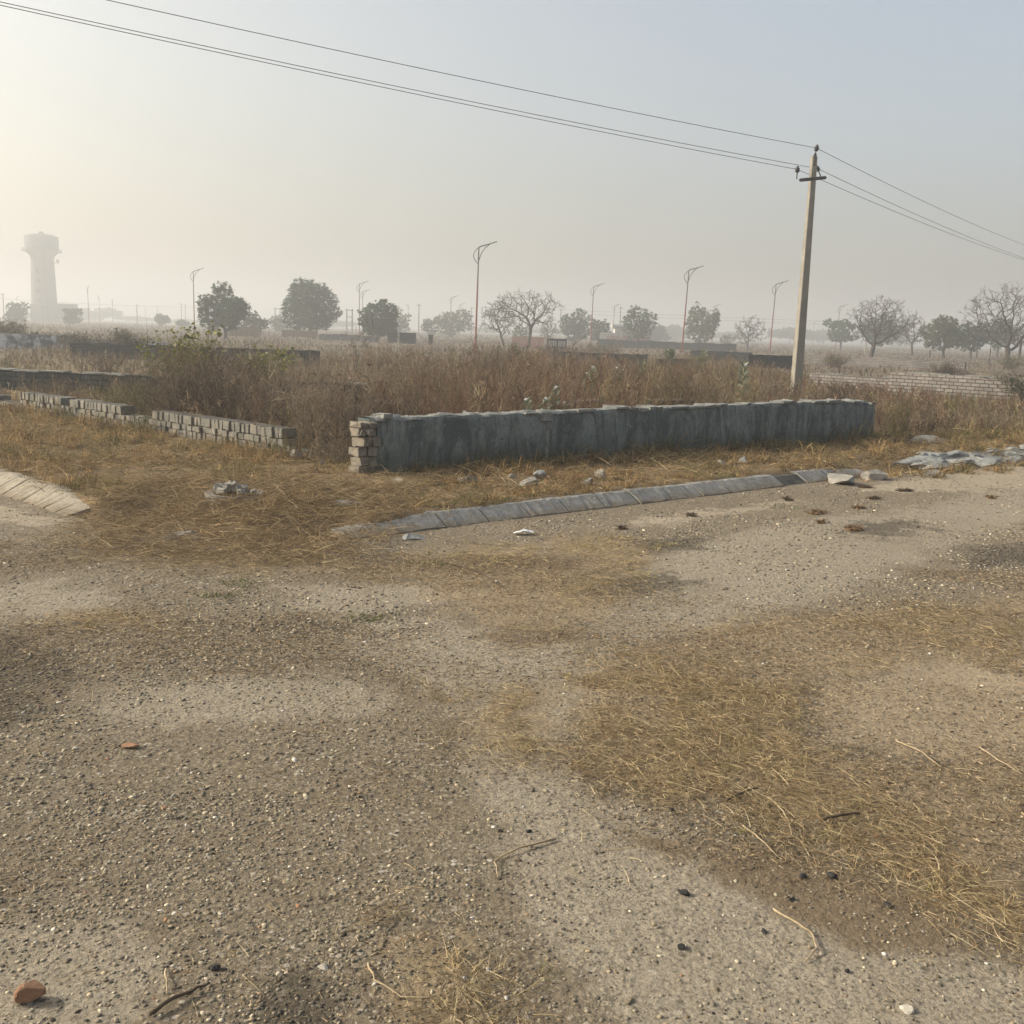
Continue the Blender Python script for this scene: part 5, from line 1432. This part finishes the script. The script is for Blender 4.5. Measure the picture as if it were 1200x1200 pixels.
LG = [(.13, .15, .035), (.17, .18, .04), (.09, .115, .03), (.22, .20, .045)]
DB = [(.105, .082, .06), (.08, .064, .048), (.15, .115, .08)]
GB = [(.19, .15, .105), (.25, .20, .145), (.14, .11, .08)]
bush('tall leafy shrub with yellow green leaves on thin stems', 222, 17.0, 1.1, 1.30, 34, GB, LG, 520, .052, 1, leafzone=.62, tilt=30, twigs=6)
bush('smaller leafy shrub right of the tall yellow green one', 306, 16.8, .75, 1.10, 26, GB, LG, 380, .052, 2, leafzone=.68, tilt=26, twigs=6)
bush('wide dark brown dead bush behind the low brick wall', 236, 14.2, 2.2, 1.15, 300, DB, DB, 700, .016, 3, stemw=.006, leafzone=.3, tilt=66, twigs=12)
bush('tangled grey twiggy bush right of the dark dead bush', 290, 13.8, 1.6, 1.1, 120, GB, None, 0, seed=4, tilt=60, twigs=9)
bush('dead stalky bush in the gap between the two walls', 380, 11.9, 1.2, .95, 130, GB, GB, 120, .02, 5, tilt=50, twigs=8)
bush('dark withered stems with hanging dry leaves beside the wall end', 400, 12.6, .6, 1.05, 18, DB, DB, 90, .035, 6, tilt=25, twigs=4)
bush('low tangled dead twigs under the broken wall end', 398, 10.9, .8, .30, 90, GB, None, 0, seed=7, tilt=80, twigs=8)
bush('round dark bush between the whitewashed wall panels', 146, 44, 1.5, 1.05, 120, DB, [(.07, .075, .04), (.09, .085, .045)], 900, .055, 8, stemw=.016, tilt=70)
bush('dark leaning bush before the long whitewashed wall', 92, 42, 1.3, .95, 60, DB, [(.07, .07, .04)], 340, .05, 9, stemw=.016, tilt=50)
bush('olive bush before the small tree at far left', 15, 52, 2.6, 1.2, 90, DB, [(.085, .09, .04), (.10, .10, .045)], 1200, .06, 10, stemw=.018, tilt=70)
bush('dark round thorn bush behind the pale brick wall', 1108, 47, 1.2, .75, 90, DB, DB, 420, .04, 11, stemw=.014, tilt=70)
bush('olive leafy bush near the foot of the big bare tree', 1184, 66, 1.8, 1.1, 60, GB, [(.12, .13, .05)], 420, .06, 12, stemw=.018, tilt=60)
bush('yellowish bush between pole and wide bare tree', 976, 58, 1.5, .95, 70, GB, [(.13, .13, .06), (.10, .10, .05)], 380, .05, 13, stemw=.016, tilt=60)
bush('dark evergreen bush at the right edge before the brick wall', 1203, 25.5, 1.0, .95, 70, DB, [(.06, .07, .035)], 600, .035, 14, stemw=.01, tilt=60)
bush('heap of cut dark brush beside the white lettered wall', 655, 60, 4.5, .75, 190, DB, None, 0, seed=15, stemw=.018, tilt=84, twigs=9)
bush('single dark withered stalk rising from the middle weeds', 742, 28, .35, 1.15, 5, DB, DB, 40, .03, 16, stemw=.014, tilt=12, twigs=4)
bush('tall dry stalk among the weeds left of the plastered wall', 518, 19, .2, 1.05, 3, DB, DB, 50, .02, 17, stemw=.012, tilt=6, twigs=3)
bush('lone dry sapling standing before the small round tree', 422, 34, .7, 1.8, 7, DB, DB, 60, .04, 18, stemw=.016, tilt=20, twigs=5)
bush('grey thorn scrub right of the rusty lamp', 700, 72, 4.5, .9, 90, GB, [(.10, .10, .055)], 300, .07, 19, stemw=.02, tilt=75)
bush('brownish olive scrub at the foot of the red rusted lamp', 812, 54, 1.6, .6, 50, GB, [(.11, .12, .05)], 240, .05, 20, stemw=.014, tilt=65)
bush('yellow green weed tuft behind the middle of the wall', 545, 14.5, .8, .75, 60, WGRN, None, 0, seed=21, stemw=.006, tilt=28, twigs=8)
bush('yellow green weed tuft just right of the wall end', 1052, 16.4, .8, .62, 70, WGRN, None, 0, seed=22, stemw=.006, tilt=30, twigs=8)
bush('dark bare twiggy bush right of the wall end', 1082, 17, .9, .5, 60, DB, None, 0, seed=23, stemw=.006, tilt=55, twigs=9)
bush('grey tangle of thorny twigs on the right weed edge', 1160, 17.6, 1.6, .6, 60, GB, None, 0, seed=24, stemw=.006, tilt=60, twigs=8)

for px, d, w_, h, nst, cc, lc, nl, ls, sd, lab in [(160, 15.6, 1.3, .55, 70, WGRN, WGRN, 300, .025, 31, 'olive yellow weed clump behind the gap in the low brick wall'), (60, 17.2, 1.2, .50, 60, DB, None, 0, .02, 32, 'grey twig clump before the dark block wall at left'),
    (330, 15.5, 1.2, .8, 60, GB, DB, 200, .02, 33, 'brown twig clump left of the withered stems'), (455, 13.0, 1.3, .75, 70, DB, DB, 200, .02, 34, 'dark twig tangle just behind the left end of the plastered wall'),
    (480, 24, 1.8, 1.0, 60, GB, None, 0, .02, 35, 'grey bare bush in the weeds below the small round tree'), (570, 30, 2.2, 1.05, 60, DB, None, 0, .02, 36, 'dark bare bush in the weeds under the tallest lamp'),
    (790, 20, 1.4, .8, 60, DB, DB, 200, .025, 37, 'dark bush in the weeds right of the withered stalk'), (900, 22, 1.3, .7, 50, GB, None, 0, .02, 38, 'grey bush just left of the utility pole foot'), (985, 21, 1.4, .65, 60, DB, DB, 220, .022, 39, 'dark brown bush right of the utility pole foot'),
    (120, 27, 2.0, .6, 50, DB, None, 0, .02, 40, 'low dark bush between two dark walls at left'), (300, 28, 2.0, .75, 50, GB, None, 0, .02, 41, 'grey bush before the dark wall behind the shrubs'), (690, 33, 2.4, .95, 60, GB, None, 0, .02, 42, 'grey brown bush in the far weeds below the red based lamp')]:
    bush(lab, px, d, w_, h, nst, cc, lc, nl, ls, sd, stemw=.0045+.00035*d, tilt=58, twigs=9)

def milkweed(label, px, py_top, d, seed, nst=3, sc=1.0, buds=True):
    r_ = np.random.RandomState(seed)
    p = at(px, d, .08); ztop_ = hz(px, py_top, d)-.08
    o = empty('milkweed', tuple(p)); tag(o, label, 'plant', 'grey leaved milkweed plants in the weeds')
    st = MB(); Vl = []; Fl = []; Cl = []; bd = MB()
    for s in range(nst):
        a = r_.uniform(0, 6.28); h = ztop_*(1 if s == 0 else r_.uniform(.6, .9)); ln = .0 if s == 0 else .22*h
        tip = Vector((math.cos(a)*ln, math.sin(a)*ln, h))
        st.tube([(0, 0, 0), tip*.5+Vector((0, 0, .03)), tip], [.012*sc, .010*sc, .007*sc], 6)
        n = 7
        for i in range(n):
            t = .45+.55*i/(n-1); c = tip*t; az = a+i*1.57
            for q in (0, math.pi):
                A = az+q; L = .13*sc*(1.15-.6*(t-.45)); W = L*.55; rise = .35+.75*(t-.45)/.55
                f = np.array([math.cos(A), math.sin(A), rise]); f /= np.linalg.norm(f); sd = np.array([-math.sin(A), math.cos(A), 0])
                k0 = len(Vl); c0 = np.array(c)
                for (l, w_, dz) in ((0, 0, 0), (.3, .42, .02), (.65, .5, .02), (1, 0, -.03)):
                    if w_ == 0: Vl.append(c0+f*l*L+np.array([0, 0, dz*L]))
                    else: Vl.append(c0+f*l*L-sd*w_*W+np.array([0, 0, (dz+.12)*L])); Vl.append(c0+f*l*L+np.array([0, 0, dz*L])); Vl.append(c0+f*l*L+sd*w_*W+np.array([0, 0, (dz+.12)*L]))
                Fl += [(k0, k0+2, k0+1), (k0, k0+3, k0+2), (k0+1, k0+2, k0+5, k0+4), (k0+2, k0+3, k0+6, k0+5), (k0+4, k0+5, k0+7), (k0+5, k0+6, k0+7)]
                Cl += [np.array([.17, .20, .135])*r_.uniform(.7, 1.25)]*8
        if buds:
            for i in range(4):
                bd.lathe([(.004*sc, 0), (.010*sc, .01*sc), (.010*sc, .022*sc), (.004*sc, .034*sc)], 6, (tip.x+r_.normal(0, .018)*sc, tip.y+r_.normal(0, .018)*sc, tip.z+r_.uniform(0, .03)*sc))
    st.build('stem', M['twig'], o)
    npmesh('foliage', np.array(Vl), Fl, M['leaf'], o, col=np.array(Cl))
    if bd.V: bd.build('flower_buds', M['bud'], o)
milkweed('largest grey green milkweed with white buds above the wall top', 649, 459, 13.2, 1, 4, 1.25)
milkweed('small milkweed with white bud left of the largest one', 616, 471, 12.8, 2, 2, 1.1)
milkweed('tiny milkweed sprout between two larger plants', 632, 476, 13.0, 3, 1, .8, False)
milkweed('milkweed with white flowers standing in the middle weeds', 694, 434, 20, 4, 3, 1.5)
milkweed('dim milkweed right of the middle flowering one', 722, 432, 24, 5, 2, 1.3)
milkweed('dark green milkweed beside the withered stalk', 751, 427, 28, 6, 3, 1.8, False)
milkweed('white flowered stalk among weeds left of the pole', 868, 431, 20, 7, 1, 1.6)
milkweed('leafy milkweed by the dark wall left of the pole', 824, 413, 44, 8, 3, 2.2, False)
milkweed('pale milkweed tuft before the thin grey wall', 784, 410, 46, 9, 3, 2.2, False)
milkweed('dark milkweed at the foot of the bare umbrella tree', 604, 406, 50, 10, 3, 2.4, False)

# small green tufts on the road
for px, py, w_, lab in [(275, 685, .22, 'small bright green grass tuft on the road at left'), (430, 725, .2, 'flat green grass tuft on pale gravel'), (259, 700, .16, 'thin green sprouts below the bright green tuft'), (495, 662, .2, 'olive grass tuft on the road before the kerb'), (716, 632, .35, 'yellowish grass tuft standing on the road by the kerb'), (917, 594, .3, 'olive sprouts on the road near the kerb end'), (960, 850, .0, '')]:
    if not lab: continue
    g = G(px, py); n = 90; keep = rs; rs = np.random.RandomState(int(px))
    b = np.stack([rs.normal(0, w_*.4, n), rs.normal(0, w_*.25, n), np.full(n, .0)], 1)
    V, Fc, own = blades(b, dirs(n, 20, 80), rs.uniform(.02, .06, n)*(1.7 if 'yellowish' in lab else 1), rs.uniform(.003, .006, n), np.stack([np.zeros(n), np.zeros(n), np.full(n, -.008)], 1), 2)
    c = pick([(.07, .10, .025), (.09, .11, .03), (.12, .12, .04)] if 'yellowish' not in lab else [(.26, .21, .09), (.30, .23, .11)], n)
    o = npmesh('grass_tuft', V, Fc, M['blade'], col=c[own], loc=(g[0], g[1], float(zroad(g[0], g[1])))); rs = keep
    tag(o, lab, 'grass tuft', 'grass tufts on the road')

# ------------------------------------------------------------------ render settings
scene.view_settings.view_transform = 'Standard'; scene.view_settings.look = 'None'
scene.view_settings.exposure = 0.88; scene.view_settings.gamma = 1.0
scene.render.engine = 'CYCLES'
cy = scene.cycles
cy.max_bounces = 6; cy.diffuse_bounces = 3; cy.glossy_bounces = 2; cy.transmission_bounces = 2; cy.volume_bounces = 2; cy.transparent_max_bounces = 6
cy.use_denoising = True
cy.caustics_reflective = False; cy.caustics_refractive = False
cy.sample_clamp_indirect = 6
